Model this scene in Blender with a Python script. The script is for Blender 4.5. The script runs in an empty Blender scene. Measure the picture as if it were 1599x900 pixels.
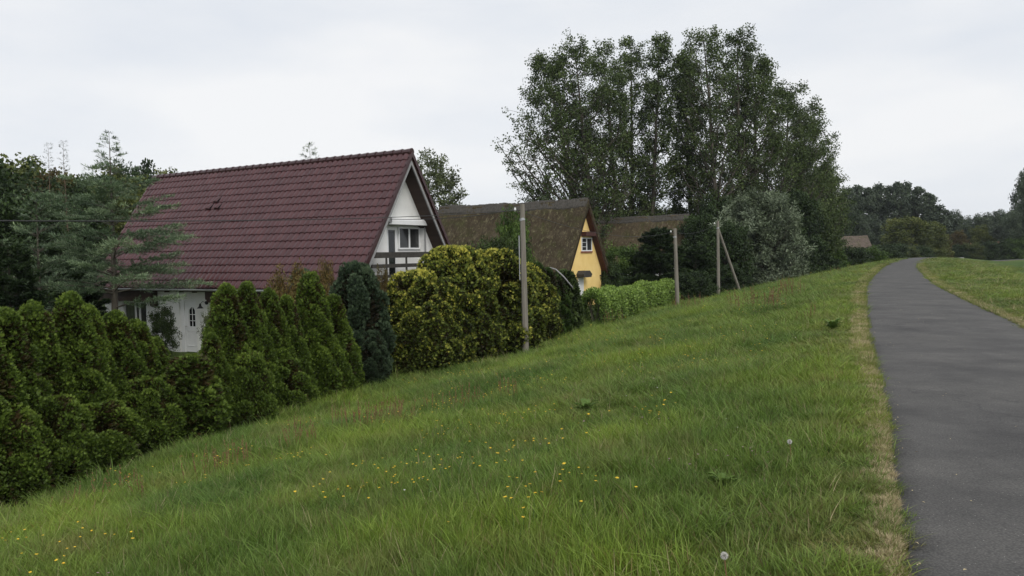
import bpy, math, random
import numpy as np
from mathutils import Matrix, Vector, Euler
R_ = math.radians
SC = bpy.context.scene
COL = SC.collection

# ------------------------------------------------------------------ camera
FPX, CXP, CYP = 1244.0, 799.5, 450.0
PITCH, ROLL = math.atan(53/FPX), R_(-1.0)
def _rx(a): c, s = math.cos(a), math.sin(a); return np.array([[1,0,0],[0,c,-s],[0,s,c]])
def _rz(a): c, s = math.cos(a), math.sin(a); return np.array([[c,-s,0],[s,c,0],[0,0,1]])
RM = _rx(math.pi/2-PITCH) @ _rz(ROLL)
EYE = np.array([0, 0, 1.6])
cam = bpy.data.objects.new('camera', bpy.data.cameras.new('camera'))
COL.objects.link(cam); SC.camera = cam
cam.data.sensor_width = 36; cam.data.lens = FPX/1599*36
cam.data.clip_start = .05; cam.data.clip_end = 3000
cam.matrix_world = Matrix.Translation(EYE.tolist()) @ Matrix(RM.tolist()).to_4x4()
def at(px, py, Y):
    """world point seen at photo pixel (px,py) standing Y metres ahead"""
    d = RM @ np.array([(px-CXP)/FPX, -(py-CYP)/FPX, -1.]); return EYE + d*(Y/d[1])

# ------------------------------------------------------------------ light
SUN_EL, SUN_AZ = R_(43), R_(156)       # azimuth clockwise from +Y
SKY_STR, SUN_STR = .102, 1.5
w = bpy.data.worlds.new('World'); SC.world = w; w.use_nodes = True
nt = w.node_tree; nt.nodes.clear()
def N(nt, t, **k):
    n = nt.nodes.new(t)
    for a, b in k.items():
        if a.startswith('i_'): n.inputs[a[2:].replace('_', ' ')].default_value = b
        else: setattr(n, a, b)
    return n
sky = N(nt, 'ShaderNodeTexSky', sky_type='NISHITA', sun_disc=False, sun_elevation=SUN_EL, sun_rotation=SUN_AZ)
hs = N(nt, 'ShaderNodeHueSaturation'); hs.inputs['Saturation'].default_value = .35
nt.links.new(sky.outputs[0], hs.inputs['Color'])
tc = N(nt, 'ShaderNodeTexCoord')
mp = N(nt, 'ShaderNodeMapping'); mp.inputs['Scale'].default_value = (1, 1, 3.2)
nt.links.new(tc.outputs['Generated'], mp.inputs[0])
nz = N(nt, 'ShaderNodeTexNoise'); nz.inputs['Scale'].default_value = 1.9; nz.inputs['Detail'].default_value = 6; nz.inputs['Roughness'].default_value = .52
nt.links.new(mp.outputs[0], nz.inputs['Vector'])
cr = N(nt, 'ShaderNodeValToRGB')
cr.color_ramp.elements[0].position = .34; cr.color_ramp.elements[0].color = (6.05, 6.45, 7.05, 1)
cr.color_ramp.elements[1].position = .62; cr.color_ramp.elements[1].color = (7.6, 7.68, 7.8, 1)
nt.links.new(nz.outputs[0], cr.inputs[0])
mx = N(nt, 'ShaderNodeMix', data_type='RGBA'); mx.inputs[0].default_value = .93
nt.links.new(hs.outputs[0], mx.inputs[6]); nt.links.new(cr.outputs[0], mx.inputs[7])
bg = N(nt, 'ShaderNodeBackground'); bg.inputs[1].default_value = SKY_STR
nt.links.new(mx.outputs[2], bg.inputs[0])
wo = N(nt, 'ShaderNodeOutputWorld'); nt.links.new(bg.outputs[0], wo.inputs[0])
sl = bpy.data.lights.new('sun', 'SUN'); sl.energy = SUN_STR; sl.angle = R_(25); sl.color = (1, .96, .9)
so = bpy.data.objects.new('sun', sl); COL.objects.link(so)
dv = Vector((math.sin(SUN_AZ)*math.cos(SUN_EL), math.cos(SUN_AZ)*math.cos(SUN_EL), math.sin(SUN_EL)))
so.rotation_euler = dv.to_track_quat('Z', 'Y').to_euler(); so.location = (0, 0, 60)
SC.view_settings.view_transform = 'Standard'; SC.view_settings.look = 'None'
SC.view_settings.exposure = .27; SC.view_settings.gamma = 1; SC.view_settings.use_curve_mapping = False
SC.render.engine = 'CYCLES'
SC.cycles.max_bounces = 6; SC.cycles.transparent_max_bounces = 4

# ------------------------------------------------------------------ materials
def mat_new(name):
    m = bpy.data.materials.new(name); m.use_nodes = True
    t = m.node_tree; b = t.nodes['Principled BSDF']; return m, t, b
def ramp(t, stops, src=None):
    r = t.nodes.new('ShaderNodeValToRGB'); e = r.color_ramp.elements
    while len(e) < len(stops): e.new(.5)
    for q, (p, c) in zip(e, stops): q.position = p; q.color = (*c, 1)
    if src is not None: t.links.new(src, r.inputs[0])
    return r.outputs[0]
def noise(t, scale, detail=4, rough=.55, coord='Object', stretch=None):
    c = t.nodes.new('ShaderNodeTexCoord'); v = c.outputs[coord]
    if coord == 'World':
        pass
    if stretch:
        q = t.nodes.new('ShaderNodeMapping'); q.inputs['Scale'].default_value = stretch
        t.links.new(v, q.inputs[0]); v = q.outputs[0]
    n = t.nodes.new('ShaderNodeTexNoise'); n.inputs['Scale'].default_value = scale
    n.inputs['Detail'].default_value = detail; n.inputs['Roughness'].default_value = rough
    t.links.new(v, n.inputs['Vector']); return n.outputs[0]
def wnoise(t, scale, detail=3, rough=.55):
    g = t.nodes.new('ShaderNodeNewGeometry')
    n = t.nodes.new('ShaderNodeTexNoise'); n.inputs['Scale'].default_value = scale
    n.inputs['Detail'].default_value = detail; n.inputs['Roughness'].default_value = rough
    t.links.new(g.outputs['Position'], n.inputs['Vector']); return n.outputs[0]
def mixc(t, a, b, f, mode='MIX'):
    m = t.nodes.new('ShaderNodeMix'); m.data_type = 'RGBA'; m.blend_type = mode
    for i, s in ((0, f), (6, a), (7, b)):
        if hasattr(s, 'links') or hasattr(s, 'is_output'): t.links.new(s, m.inputs[i])
        else: m.inputs[i].default_value = s if i == 0 else (*s, 1)
    return m.outputs[2]
def attr(t, name):
    a = t.nodes.new('ShaderNodeAttribute'); a.attribute_name = name; return a
def bump(t, b, h, strength=.3, dist=.02):
    n = t.nodes.new('ShaderNodeBump'); n.inputs['Strength'].default_value = strength; n.inputs['Distance'].default_value = dist
    t.links.new(h, n.inputs['Height']); t.links.new(n.outputs[0], b.inputs['Normal'])
def simple(name, c1, c2=None, scale=3, rough=.7, bmp=0, spec=.3, stretch=None, detail=5, metallic=0):
    m, t, b = mat_new(name)
    b.inputs['Roughness'].default_value = rough; b.inputs['Specular IOR Level'].default_value = spec
    b.inputs['Metallic'].default_value = metallic
    n = noise(t, scale, detail, stretch=stretch)
    t.links.new(ramp(t, [(.3, c1), (.7, c2 or c1)], n), b.inputs['Base Color'])
    if bmp: bump(t, b, n, bmp)
    return m
def leafmat(name, stops, trans=.22, var=.3, rough=.55, vs=.8):
    """foliage: colour from the per-leaf tint, patchy in space, some light through the blade"""
    m, t, b = mat_new(name)
    c = ramp(t, stops, attr(t, 'tint').outputs['Fac'])
    n = wnoise(t, vs, 3)
    v = ramp(t, [(.3, (1-var,)*3), (.7, (1+var, 1+var*.8, 1+var*.4))], n)
    c = mixc(t, c, v, 1., 'MULTIPLY')
    t.links.new(c, b.inputs['Base Color'])
    b.inputs['Roughness'].default_value = rough; b.inputs['Specular IOR Level'].default_value = .22
    tr = t.nodes.new('ShaderNodeBsdfTranslucent'); t.links.new(c, tr.inputs[0])
    ms = t.nodes.new('ShaderNodeMixShader'); ms.inputs[0].default_value = trans
    t.links.new(b.outputs[0], ms.inputs[1]); t.links.new(tr.outputs[0], ms.inputs[2])
    t.links.new(ms.outputs[0], t.nodes['Material Output'].inputs[0])
    return m
M = {}
M['bark'] = simple('bark', (.05, .042, .032), (.12, .105, .085), 6, .9, .5, stretch=(1, 1, .2))
M['bark_red'] = simple('bark_red', (.07, .045, .03), (.14, .10, .07), 6, .9, .5, stretch=(1, 1, .2))
M['poplar_leaf'] = leafmat('poplar_leaf', [(0, (.03, .05, .018)), (.5, (.066, .10, .030)), (1, (.11, .15, .048))], .18, .25, vs=.25)
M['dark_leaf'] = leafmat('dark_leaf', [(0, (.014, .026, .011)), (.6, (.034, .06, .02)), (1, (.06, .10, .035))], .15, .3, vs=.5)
M['olive_leaf'] = leafmat('olive_leaf', [(0, (.035, .048, .014)), (.6, (.09, .115, .03)), (1, (.17, .19, .055))], .2, .3, vs=.4)
M['fresh_leaf'] = leafmat('fresh_leaf', [(0, (.03, .055, .014)), (.6, (.075, .135, .03)), (1, (.14, .21, .05))], .25, .3, vs=.8)
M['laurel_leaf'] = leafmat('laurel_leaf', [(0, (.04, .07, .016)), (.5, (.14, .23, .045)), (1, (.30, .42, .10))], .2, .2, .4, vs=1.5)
M['birch_leaf'] = leafmat('birch_leaf', [(0, (.05, .06, .03)), (.6, (.11, .14, .06)), (1, (.17, .20, .09))], .25, .2)
M['brown_leaf'] = leafmat('brown_leaf', [(0, (.04, .028, .012)), (.5, (.08, .06, .022)), (1, (.11, .11, .035))], .15, .3)
M['maple_leaf'] = leafmat('maple_leaf', [(0, (.06, .05, .018)), (.5, (.15, .10, .035)), (1, (.16, .17, .05))], .2, .2)
M['far_leaf_hazed'] = leafmat('far_leaf_hazed', [(0, (.042, .06, .042)), (.6, (.08, .108, .07)), (1, (.12, .155, .10))], .15, .2, vs=.15)  # greens paled and blued to imitate distance haze in the leaf colour
M['willow_leaf'] = leafmat('willow_leaf', [(0, (.04, .055, .03)), (.45, (.11, .145, .085)), (1, (.30, .36, .26))], .15, .2, vs=.9)
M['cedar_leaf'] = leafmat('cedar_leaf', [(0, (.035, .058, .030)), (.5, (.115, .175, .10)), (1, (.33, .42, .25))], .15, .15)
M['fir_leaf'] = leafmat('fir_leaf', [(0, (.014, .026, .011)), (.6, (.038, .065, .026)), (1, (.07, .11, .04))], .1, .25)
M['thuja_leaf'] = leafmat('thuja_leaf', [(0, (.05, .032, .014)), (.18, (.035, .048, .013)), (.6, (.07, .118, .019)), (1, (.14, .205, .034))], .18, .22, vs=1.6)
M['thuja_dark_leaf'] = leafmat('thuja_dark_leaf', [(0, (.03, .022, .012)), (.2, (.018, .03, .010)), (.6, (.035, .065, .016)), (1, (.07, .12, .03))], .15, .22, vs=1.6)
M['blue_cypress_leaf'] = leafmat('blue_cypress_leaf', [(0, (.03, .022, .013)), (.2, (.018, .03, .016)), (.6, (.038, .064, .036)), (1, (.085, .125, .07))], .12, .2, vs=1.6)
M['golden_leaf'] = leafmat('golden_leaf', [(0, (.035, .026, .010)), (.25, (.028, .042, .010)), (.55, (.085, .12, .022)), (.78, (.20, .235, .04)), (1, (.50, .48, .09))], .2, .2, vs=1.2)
M['ivy_leaf'] = leafmat('ivy_leaf', [(0, (.02, .032, .012)), (.6, (.05, .08, .022)), (1, (.10, .15, .045))], .15, .25, vs=1.6)
M['tile'] = None

# ------------------------------------------------------------------ mesh helpers
def tag(o, label=None, cat=None, group=None, kind=None):
    for k, v in (('label', label), ('category', cat), ('group', group), ('kind', kind)):
        if v: o[k] = v
    return o
def link(name, me, parent=None, mat=None):
    o = bpy.data.objects.new(name, me); COL.objects.link(o)
    if parent: o.parent = parent
    if mat is not None and me is not None: me.materials.append(mat)
    return o
def thing(name, label, cat, loc=(0,0,0), rz=0, group=None):
    o = bpy.data.objects.new(name, None); COL.objects.link(o); o.empty_display_size = .3
    o.location = [float(q) for q in loc]; o.rotation_euler = (0, 0, rz)
    return tag(o, label, cat, group)
def npmesh(name, V, Fc, k, attrs=None, smooth=False):
    me = bpy.data.meshes.new(name); n = len(V); f = len(Fc)
    me.vertices.add(n); me.vertices.foreach_set('co', np.asarray(V, np.float32).ravel())
    me.loops.add(f*k); me.loops.foreach_set('vertex_index', np.asarray(Fc, np.int32).ravel())
    me.polygons.add(f); me.polygons.foreach_set('loop_start', np.arange(0, f*k, k, dtype=np.int32))
    me.polygons.foreach_set('loop_total', np.full(f, k, np.int32))
    if smooth: me.polygons.foreach_set('use_smooth', np.ones(f, bool))
    for an, av in (attrs or {}).items():
        a = me.attributes.new(an, 'FLOAT', 'POINT'); a.data.foreach_set('value', np.asarray(av, np.float32))
    me.update(calc_edges=True); return me
class MB:
    def __init__(s): s.v = []; s.f = []
    def add(s, v, f):
        n = len(s.v); s.v += [tuple(map(float, q)) for q in v]; s.f += [tuple(n+i for i in q) for q in f]; return s
    def box(s, x0, x1, y0, y1, z0, z1):
        return s.add([(x0,y0,z0),(x1,y0,z0),(x1,y1,z0),(x0,y1,z0),(x0,y0,z1),(x1,y0,z1),(x1,y1,z1),(x0,y1,z1)],
              [(0,3,2,1),(4,5,6,7),(0,1,5,4),(1,2,6,5),(2,3,7,6),(3,0,4,7)])
    def prism(s, poly, y0, y1):      # polygon in xz extruded along y
        n = len(poly); return s.add([(x,y0,z) for x,z in poly]+[(x,y1,z) for x,z in poly],
              [tuple(range(n)), tuple(range(2*n-1, n-1, -1))]+[((i+1)%n, i, i+n, (i+1)%n+n) for i in range(n)])
    def prismx(s, poly, x0, x1):     # polygon in yz extruded along x
        n = len(poly); return s.add([(x0,y,z) for y,z in poly]+[(x1,y,z) for y,z in poly],
              [tuple(range(n)), tuple(range(2*n-1, n-1, -1))]+[((i+1)%n, i, i+n, (i+1)%n+n) for i in range(n)])
    def tube(s, pts, rad, sides=8, cap=True):
        V, Fq = tube_np([np.array(pts, float)], [np.broadcast_to(np.array(rad, float), (len(pts),))], sides)
        n = len(pts); s.add(V, [tuple(q) for q in Fq]+([tuple(range(sides))[::-1], tuple(range((n-1)*sides, n*sides))] if cap else [])); return s
    def build(s, name, mat, parent=None, bevel=0, smooth=False):
        me = bpy.data.meshes.new(name); me.from_pydata(s.v, [], s.f)
        import bmesh
        b = bmesh.new(); b.from_mesh(me); bmesh.ops.recalc_face_normals(b, faces=b.faces)
        if bevel: bmesh.ops.bevel(b, geom=list(b.edges), offset=bevel, segments=1, affect='EDGES', clamp_overlap=True)
        if smooth:
            for f in b.faces: f.smooth = True
        b.to_mesh(me); b.free(); return link(name, me, parent, mat)
def unit(a): return a/np.maximum(np.linalg.norm(a, axis=-1, keepdims=True), 1e-9)
def tube_np(paths, rads, sides):
    VV, FF, n0 = [], [], 0
    an = np.linspace(0, 2*np.pi, sides, endpoint=False)
    for P, r in zip(paths, rads):
        T = unit(np.gradient(P, axis=0)); ref = np.array([0, 0, 1.]) if abs(T[0, 2]) < .9 else np.array([1., 0, 0])
        A = unit(np.cross(T, ref)); B = np.cross(T, A)
        ring = P[:, None]+(A[:, None]*np.cos(an)[None, :, None]+B[:, None]*np.sin(an)[None, :, None])*np.asarray(r)[:, None, None]
        VV.append(ring.reshape(-1, 3)); m = len(P)
        i = np.arange(m-1)[:, None]*sides; j = np.arange(sides)[None]; j2 = (j+1) % sides
        FF.append(np.stack([i+j, i+j2, i+sides+j2, i+sides+j], -1).reshape(-1, 4)+n0); n0 += m*sides
    return np.concatenate(VV), np.concatenate(FF)
def bezier(a, b, c, n):
    t = np.linspace(0, 1, n)[:, None]; return (1-t)**2*a+2*t*(1-t)*b+t*t*c
def cards(P, T, Nn, L, W, tint, fold=.15):
    """folded diamond leaves: base P, along T, facing Nn"""
    T = unit(T); S = unit(np.cross(T, Nn)); Nn = np.cross(S, T)
    L = np.broadcast_to(L, (len(P),))[:, None]; W = np.broadcast_to(W, (len(P),))[:, None]
    mid = P+T*L*.48
    V = np.stack([P, mid+S*W*.5+Nn*W*fold, P+T*L, mid-S*W*.5+Nn*W*fold], 1).reshape(-1, 3)
    Fc = np.arange(len(V)).reshape(-1, 4)
    return V, Fc, np.repeat(np.broadcast_to(tint, (len(P),)), 4)
def leafobj(name, parts, mat, parent):
    V = np.concatenate([p[0] for p in parts]); t = np.concatenate([p[2] for p in parts])
    F, n = [], 0
    for p in parts: F.append(p[1]+n); n += len(p[0])
    me = npmesh(name, V, np.concatenate(F), 4, {'tint': np.clip(t, 0, 1)})
    return link(name, me, parent, mat)

# ------------------------------------------------------------------ terrain
CL = np.array([(-12,-32),(-4.4,-14.5),(-.6,-5.5),(1.45,-.8),(3.2,3.2),(4.95,7.2),(8.48,15.6),(16.05,32.8),(25.25,51.9),(35.7,72.6),(57,111.5),(72,133),(92,152),(120,168),(165,180),(240,186),(420,190)], float)
def resample(P, k=14):
    out = []
    for i in range(len(P)-1):
        p0 = P[max(i-1,0)]; p1 = P[i]; p2 = P[i+1]; p3 = P[min(i+2,len(P)-1)]
        for t in np.linspace(0, 1, k, endpoint=False):
            out.append(.5*((2*p1)+(-p0+p2)*t+(2*p0-5*p1+4*p2-p3)*t*t+(-p0+3*p1-3*p2+p3)*t**3))
    out.append(P[-1]); return np.array(out)
CLF = resample(CL)
HW = 1.46
def pathdist(x, y):
    """signed distance to the path centre line, + on the left"""
    x = np.asarray(x, float).ravel(); y = np.asarray(y, float).ravel(); out = np.empty(len(x))
    A = CLF[:-1]; D = CLF[1:]-A; L2 = (D**2).sum(1)
    for s in range(0, len(x), 4000):
        P = np.stack([x[s:s+4000], y[s:s+4000]], 1)[:, None]-A[None]
        t = np.clip((P*D).sum(2)/L2, 0, 1); Q = P-t[..., None]*D
        d = np.sqrt((Q**2).sum(2)); j = d.argmin(1); r = np.arange(len(j))
        cr_ = D[j, 0]*P[r, j, 1]-D[j, 1]*P[r, j, 0]
        out[s:s+4000] = d[r, j]*np.where(cr_ >= 0, 1, -1)
    return out
def sstep(a, b, x): t = np.clip((x-a)/(b-a), 0, 1); return t*t*(3-2*t)
def wob(x, y): return .035*np.sin(x*.9+1.3*np.sin(y*.45))+.03*np.sin(y*1.15+x*.35)+.02*np.sin(x*2.3-y*1.7)
def zt(x, y, d=None):
    x = np.asarray(x, float); y = np.asarray(y, float)
    if d is None: d = pathdist(x, y).reshape(x.shape)
    dl = d-HW
    s = np.clip((dl-.3)/10.6, 0, 1.25); zl = -1.95*np.where(s < .9, s, .9+(s-.9)*(1-(s-.9)/.7))
    zl = np.maximum(zl, -2.0)
    dr = -d-HW
    zr = -.9*sstep(1.2, 9, dr)+(.9+.35)*sstep(40, 150, dr)*sstep(60, 180, y)
    z = np.where(d > 0, zl, zr)-.9*1.4*sstep(118, 150, y)*(1-sstep(10, 40, np.abs(d)))
    z = z+wob(x, y)*sstep(.5, 2, np.abs(d)-HW)*np.where(np.abs(d) < 60, 1, 0)
    return np.where(np.abs(d) < HW-.12, -.05-.9*1.4*sstep(118, 150, y), z)
def zt1(x, y): return float(zt(np.array([float(x)]), np.array([float(y)]))[0])
def axis(lo, hi, step, far_lo, far_hi, g=1.09):
    a = list(np.arange(lo, hi+1e-6, step)); s = step
    while a[-1] < far_hi: s *= g; a.append(a[-1]+s)
    s = step
    while a[0] > far_lo: s *= g; a.insert(0, a[0]-s)
    return np.array(a)
xs = axis(-14, 34, .3, -900, 1200); ys = axis(-6, 62, .3, -60, 1500)
X, Y = np.meshgrid(xs, ys); D = pathdist(X, Y).reshape(X.shape); Z = zt(X, Y, D)
nx, ny = len(xs), len(ys)
i = np.arange(ny-1)[:, None]*nx+np.arange(nx-1)[None]
F = np.stack([i, i+1, i+nx+1, i+nx], -1).reshape(-1, 4)
me = npmesh('meadow_ground', np.stack([X, Y, Z], -1).reshape(-1, 3), F, 4, {'pd': D.ravel()}, True)
m, t, b = mat_new('ground'); b.inputs['Roughness'].default_value = .95; b.inputs['Specular IOR Level'].default_value = .1
c = ramp(t, [(.25, (.045, .062, .02)), (.5, (.07, .105, .028)), (.75, (.115, .13, .045))], wnoise(t, .8, 6, .65))
c = mixc(t, c, ramp(t, [(.35, (.7, .8, .65)), (.65, (1.25, 1.15, 1.1))], wnoise(t, .09, 3)), .8, 'MULTIPLY')
pa = attr(t, 'pd')
# the mown field right of the dike
mr = t.nodes.new('ShaderNodeMapRange'); mr.inputs[1].default_value = -7; mr.inputs[2].default_value = -13; t.links.new(pa.outputs['Fac'], mr.inputs[0])
f2 = ramp(t, [(.3, (.035, .07, .014)), (.7, (.055, .10, .02))], wnoise(t, .25, 5, .6))
c = mixc(t, c, f2, mr.outputs[0])
ab = t.nodes.new('ShaderNodeMath'); ab.operation = 'ABSOLUTE'; t.links.new(pa.outputs['Fac'], ab.inputs[0])
m2 = t.nodes.new('ShaderNodeMapRange'); m2.inputs[1].default_value = HW+.22; m2.inputs[2].default_value = HW+.02; t.links.new(ab.outputs[0], m2.inputs[0])
c = mixc(t, c, ramp(t, [(.3, (.20, .165, .09)), (.7, (.30, .25, .15))], wnoise(t, 14, 5)), m2.outputs[0])
t.links.new(c, b.inputs['Base Color']); bump(t, b, wnoise(t, 9, 6, .7), .6, .08)
tag(link('meadow_ground', me, None, m), 'sloping green meadow on the dike side below the path', kind='structure')

# the asphalt path: one sheet with ragged edges
T2 = unit(np.gradient(CLF, axis=0)); N2 = np.stack([-T2[:, 1], T2[:, 0]], 1)
seg = np.r_[0, np.cumsum(np.linalg.norm(np.diff(CLF, axis=0), axis=1))]
ss = np.concatenate([np.arange(20, 60, .06), np.arange(60, 120, .4), np.arange(120, 330, 2.)])
cx = np.interp(ss, seg, CLF[:, 0]); cy = np.interp(ss, seg, CLF[:, 1]); nxn = np.interp(ss, seg, N2[:, 0]); nyn = np.interp(ss, seg, N2[:, 1])
rng = np.random.default_rng(5)
def rag(n):
    a = rng.normal(0, 1, n); k = np.ones(5)/5; return np.convolve(a, k, 'same')*.035+np.convolve(rng.normal(0, 1, n), np.ones(25)/25, 'same')*.12
lat = np.linspace(-1, 1, 15)
Wl, Wr = HW+rag(len(ss)), HW+rag(len(ss))
off = np.where(lat[None] > 0, lat[None]*Wl[:, None], lat[None]*Wr[:, None])
PX = cx[:, None]+nxn[:, None]*off; PY = cy[:, None]+nyn[:, None]*off
PZ = .03-.02*np.abs(lat[None])**3+.006*np.sin(ss*.7)[:, None]*np.cos(off*1.3)-.9*1.4*sstep(118, 150, PY)
PX = np.c_[PX[:, :1], PX, PX[:, -1:]]; PY = np.c_[PY[:, :1], PY, PY[:, -1:]]; PZ = np.c_[PZ[:, :1]-.12, PZ, PZ[:, -1:]-.12]
k = PX.shape[1]; i = np.arange(len(ss)-1)[:, None]*k+np.arange(k-1)[None]
F = np.stack([i, i+k, i+k+1, i+1], -1).reshape(-1, 4)[:, ::-1]
me = npmesh('path', np.stack([PX, PY, PZ], -1).reshape(-1, 3), F, 4, None, True)
m, t, b = mat_new('asphalt'); b.inputs['Roughness'].default_value = .82; b.inputs['Specular IOR Level'].default_value = .35
c = ramp(t, [(.2, (.058, .056, .053)), (.5, (.083, .080, .076)), (.8, (.113, .109, .104))], wnoise(t, 1.1, 8, .7))
v = t.nodes.new('ShaderNodeTexVoronoi'); v.inputs['Scale'].default_value = 75; g = t.nodes.new('ShaderNodeNewGeometry'); t.links.new(g.outputs['Position'], v.inputs['Vector'])
c = mixc(t, c, ramp(t, [(0, (1.7, 1.68, 1.62)), (.16, (1.25, 1.25, 1.22)), (.3, (.95, .95, .95)), (.8, (.55, .55, .56))], v.outputs['Distance']), .85, 'MULTIPLY')
v2 = t.nodes.new('ShaderNodeTexVoronoi'); v2.inputs['Scale'].default_value = 22; t.links.new(g.outputs['Position'], v2.inputs['Vector'])
c = mixc(t, ramp(t, [(0, (.42, .41, .38)), (.05, (.42, .41, .38)), (.07, (0, 0, 0))], v2.outputs['Distance']), c, ramp(t, [(.05, (0, 0, 0)), (.07, (1, 1, 1))], v2.outputs['Distance']))
n1 = wnoise(t, .55, 5, .6)
c = mixc(t, c, ramp(t, [(.3, (.72, .72, .74)), (.5, (1, 1, 1)), (.72, (1.2, 1.19, 1.16))], n1), 1., 'MULTIPLY')
# hair cracks
vc = t.nodes.new('ShaderNodeTexVoronoi'); vc.feature = 'DISTANCE_TO_EDGE'; vc.inputs['Scale'].default_value = .42
wv = t.nodes.new('ShaderNodeVectorMath'); wv.operation = 'ADD'
nn = t.nodes.new('ShaderNodeTexNoise'); nn.inputs['Scale'].default_value = 2.2; nn.inputs['Detail'].default_value = 5; t.links.new(g.outputs['Position'], nn.inputs['Vector'])
t.links.new(g.outputs['Position'], wv.inputs[0]); t.links.new(nn.outputs['Color'], wv.inputs[1]); t.links.new(wv.outputs[0], vc.inputs['Vector'])
msk = ramp(t, [(.50, (0, 0, 0)), (.56, (1, 1, 1))], wnoise(t, .3, 2))
ck = ramp(t, [(.004, (.5, .5, .5)), (.010, (0, 0, 0))], vc.outputs['Distance'])
c = mixc(t, c, (.03, .03, .03), mixc(t, ck, msk, 1., 'MULTIPLY'))
t.links.new(c, b.inputs['Base Color']); bump(t, b, v.outputs['Distance'], .55, .006)
tag(link('path', me, None, m), 'grey asphalt path along the top of the dike', kind='structure')

# ------------------------------------------------------------------ houses
M['white_wall'] = simple('white_wall', (.72, .72, .70), (.80, .80, .78), 2.5, .85, .12)
M['white_paint'] = simple('white_paint', (.74, .75, .75), (.80, .80, .80), 4, .4)
M['yellow_wall'] = simple('yellow_wall', (.82, .58, .21), (.90, .66, .27), 1.6, .85, .1)
M['dark_wood'] = simple('dark_wood', (.028, .016, .012), (.055, .032, .024), 8, .6, .3, stretch=(1, .1, 1))
M['grey_wood'] = simple('grey_wood', (.035, .032, .028), (.065, .06, .052), 9, .8, .3)
M['red_wood'] = simple('red_wood', (.045, .016, .014), (.085, .032, .024), 8, .6, .3)
M['barge_grey'] = simple('barge_grey', (.22, .22, .22), (.32, .32, .32), 8, .6)
M['zinc'] = simple('zinc', (.30, .31, .32), (.42, .43, .44), 4, .45, 0, .5)
M['iron'] = simple('iron', (.012, .012, .012), (.02, .02, .02), 5, .5)
M['brick'] = simple('brick', (.22, .07, .045), (.32, .12, .07), 12, .85, .4)
M['handle'] = simple('handle', (.5, .48, .42), None, 4, .3, metallic=.8)
m, t, b = mat_new('glass'); b.inputs['Base Color'].default_value = (.012, .014, .015, 1); b.inputs['Roughness'].default_value = .06; b.inputs['Specular IOR Level'].default_value = .5; M['glass'] = m
m, t, b = mat_new('curtain_glass'); b.inputs['Roughness'].default_value = .12
wvt = t.nodes.new('ShaderNodeTexWave'); wvt.inputs['Scale'].default_value = 6; wvt.inputs['Distortion'].default_value = 1.5; tcc = t.nodes.new('ShaderNodeTexCoord'); t.links.new(tcc.outputs['Object'], wvt.inputs['Vector'])
t.links.new(ramp(t, [(0, (.02, .021, .022)), (1, (.05, .05, .05))], wvt.outputs[0]), b.inputs['Base Color']); M['curtain_glass'] = m
m, t, b = mat_new('roof_tile'); b.inputs['Roughness'].default_value = .34; b.inputs['Specular IOR Level'].default_value = .45
a_ = attr(t, 'tint')
c = ramp(t, [(0, (.046, .017, .019)), (.5, (.068, .024, .027)), (1, (.095, .037, .039))], a_.outputs['Fac'])
c = mixc(t, c, ramp(t, [(.35, (.92, .93, .93)), (.7, (1.07, 1.07, 1.06))], noise(t, 1.1, 6, .65)), 1., 'MULTIPLY')
t.links.new(c, b.inputs['Base Color']); M['tile'] = m
def thatchmat(name, c0, c1, c2):
    m, t, b = mat_new(name); b.inputs['Roughness'].default_value = .95; b.inputs['Specular IOR Level'].default_value = .1
    c = ramp(t, [(.28, c0), (.5, c1), (.74, c2)], noise(t, 1.3, 9, .75))
    st = noise(t, 9, 5, .7, stretch=(.35, 2.2, .25))
    c = mixc(t, c, ramp(t, [(.3, (.55, .55, .55)), (.7, (1.4, 1.4, 1.4))], st), 1., 'MULTIPLY')
    sp = noise(t, 3.4, 8, .8, stretch=(1, 1.3, .7))
    c = mixc(t, c, (.17, .155, .09), ramp(t, [(.54, (0, 0, 0)), (.62, (.8, .8, .8))], sp))
    ms = noise(t, .9, 5, .7)
    c = mixc(t, c, (.05, .055, .018), ramp(t, [(.5, (0, 0, 0)), (.65, (.6, .6, .6))], ms))
    t.links.new(c, b.inputs['Base Color']); bump(t, b, st, .9, .08); return m
M['thatch'] = thatchmat('thatch', (.028, .022, .014), (.055, .043, .027), (.10, .082, .055))
M['thatch_brown'] = thatchmat('thatch_brown', (.045, .033, .02), (.075, .057, .036), (.11, .088, .06))
M['thatch_far'] = thatchmat('thatch_far', (.08, .062, .052), (.12, .095, .08), (.16, .13, .11))
M['thatch_ridge'] = simple('thatch_ridge', (.04, .037, .032), (.085, .078, .068), 5, .95, .8, stretch=(1, 3, 1))

A0 = R_(59.3)
def house_root(label, cat, O, name='house', rz=A0): return thing(name, label, cat, O, rz)

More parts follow.
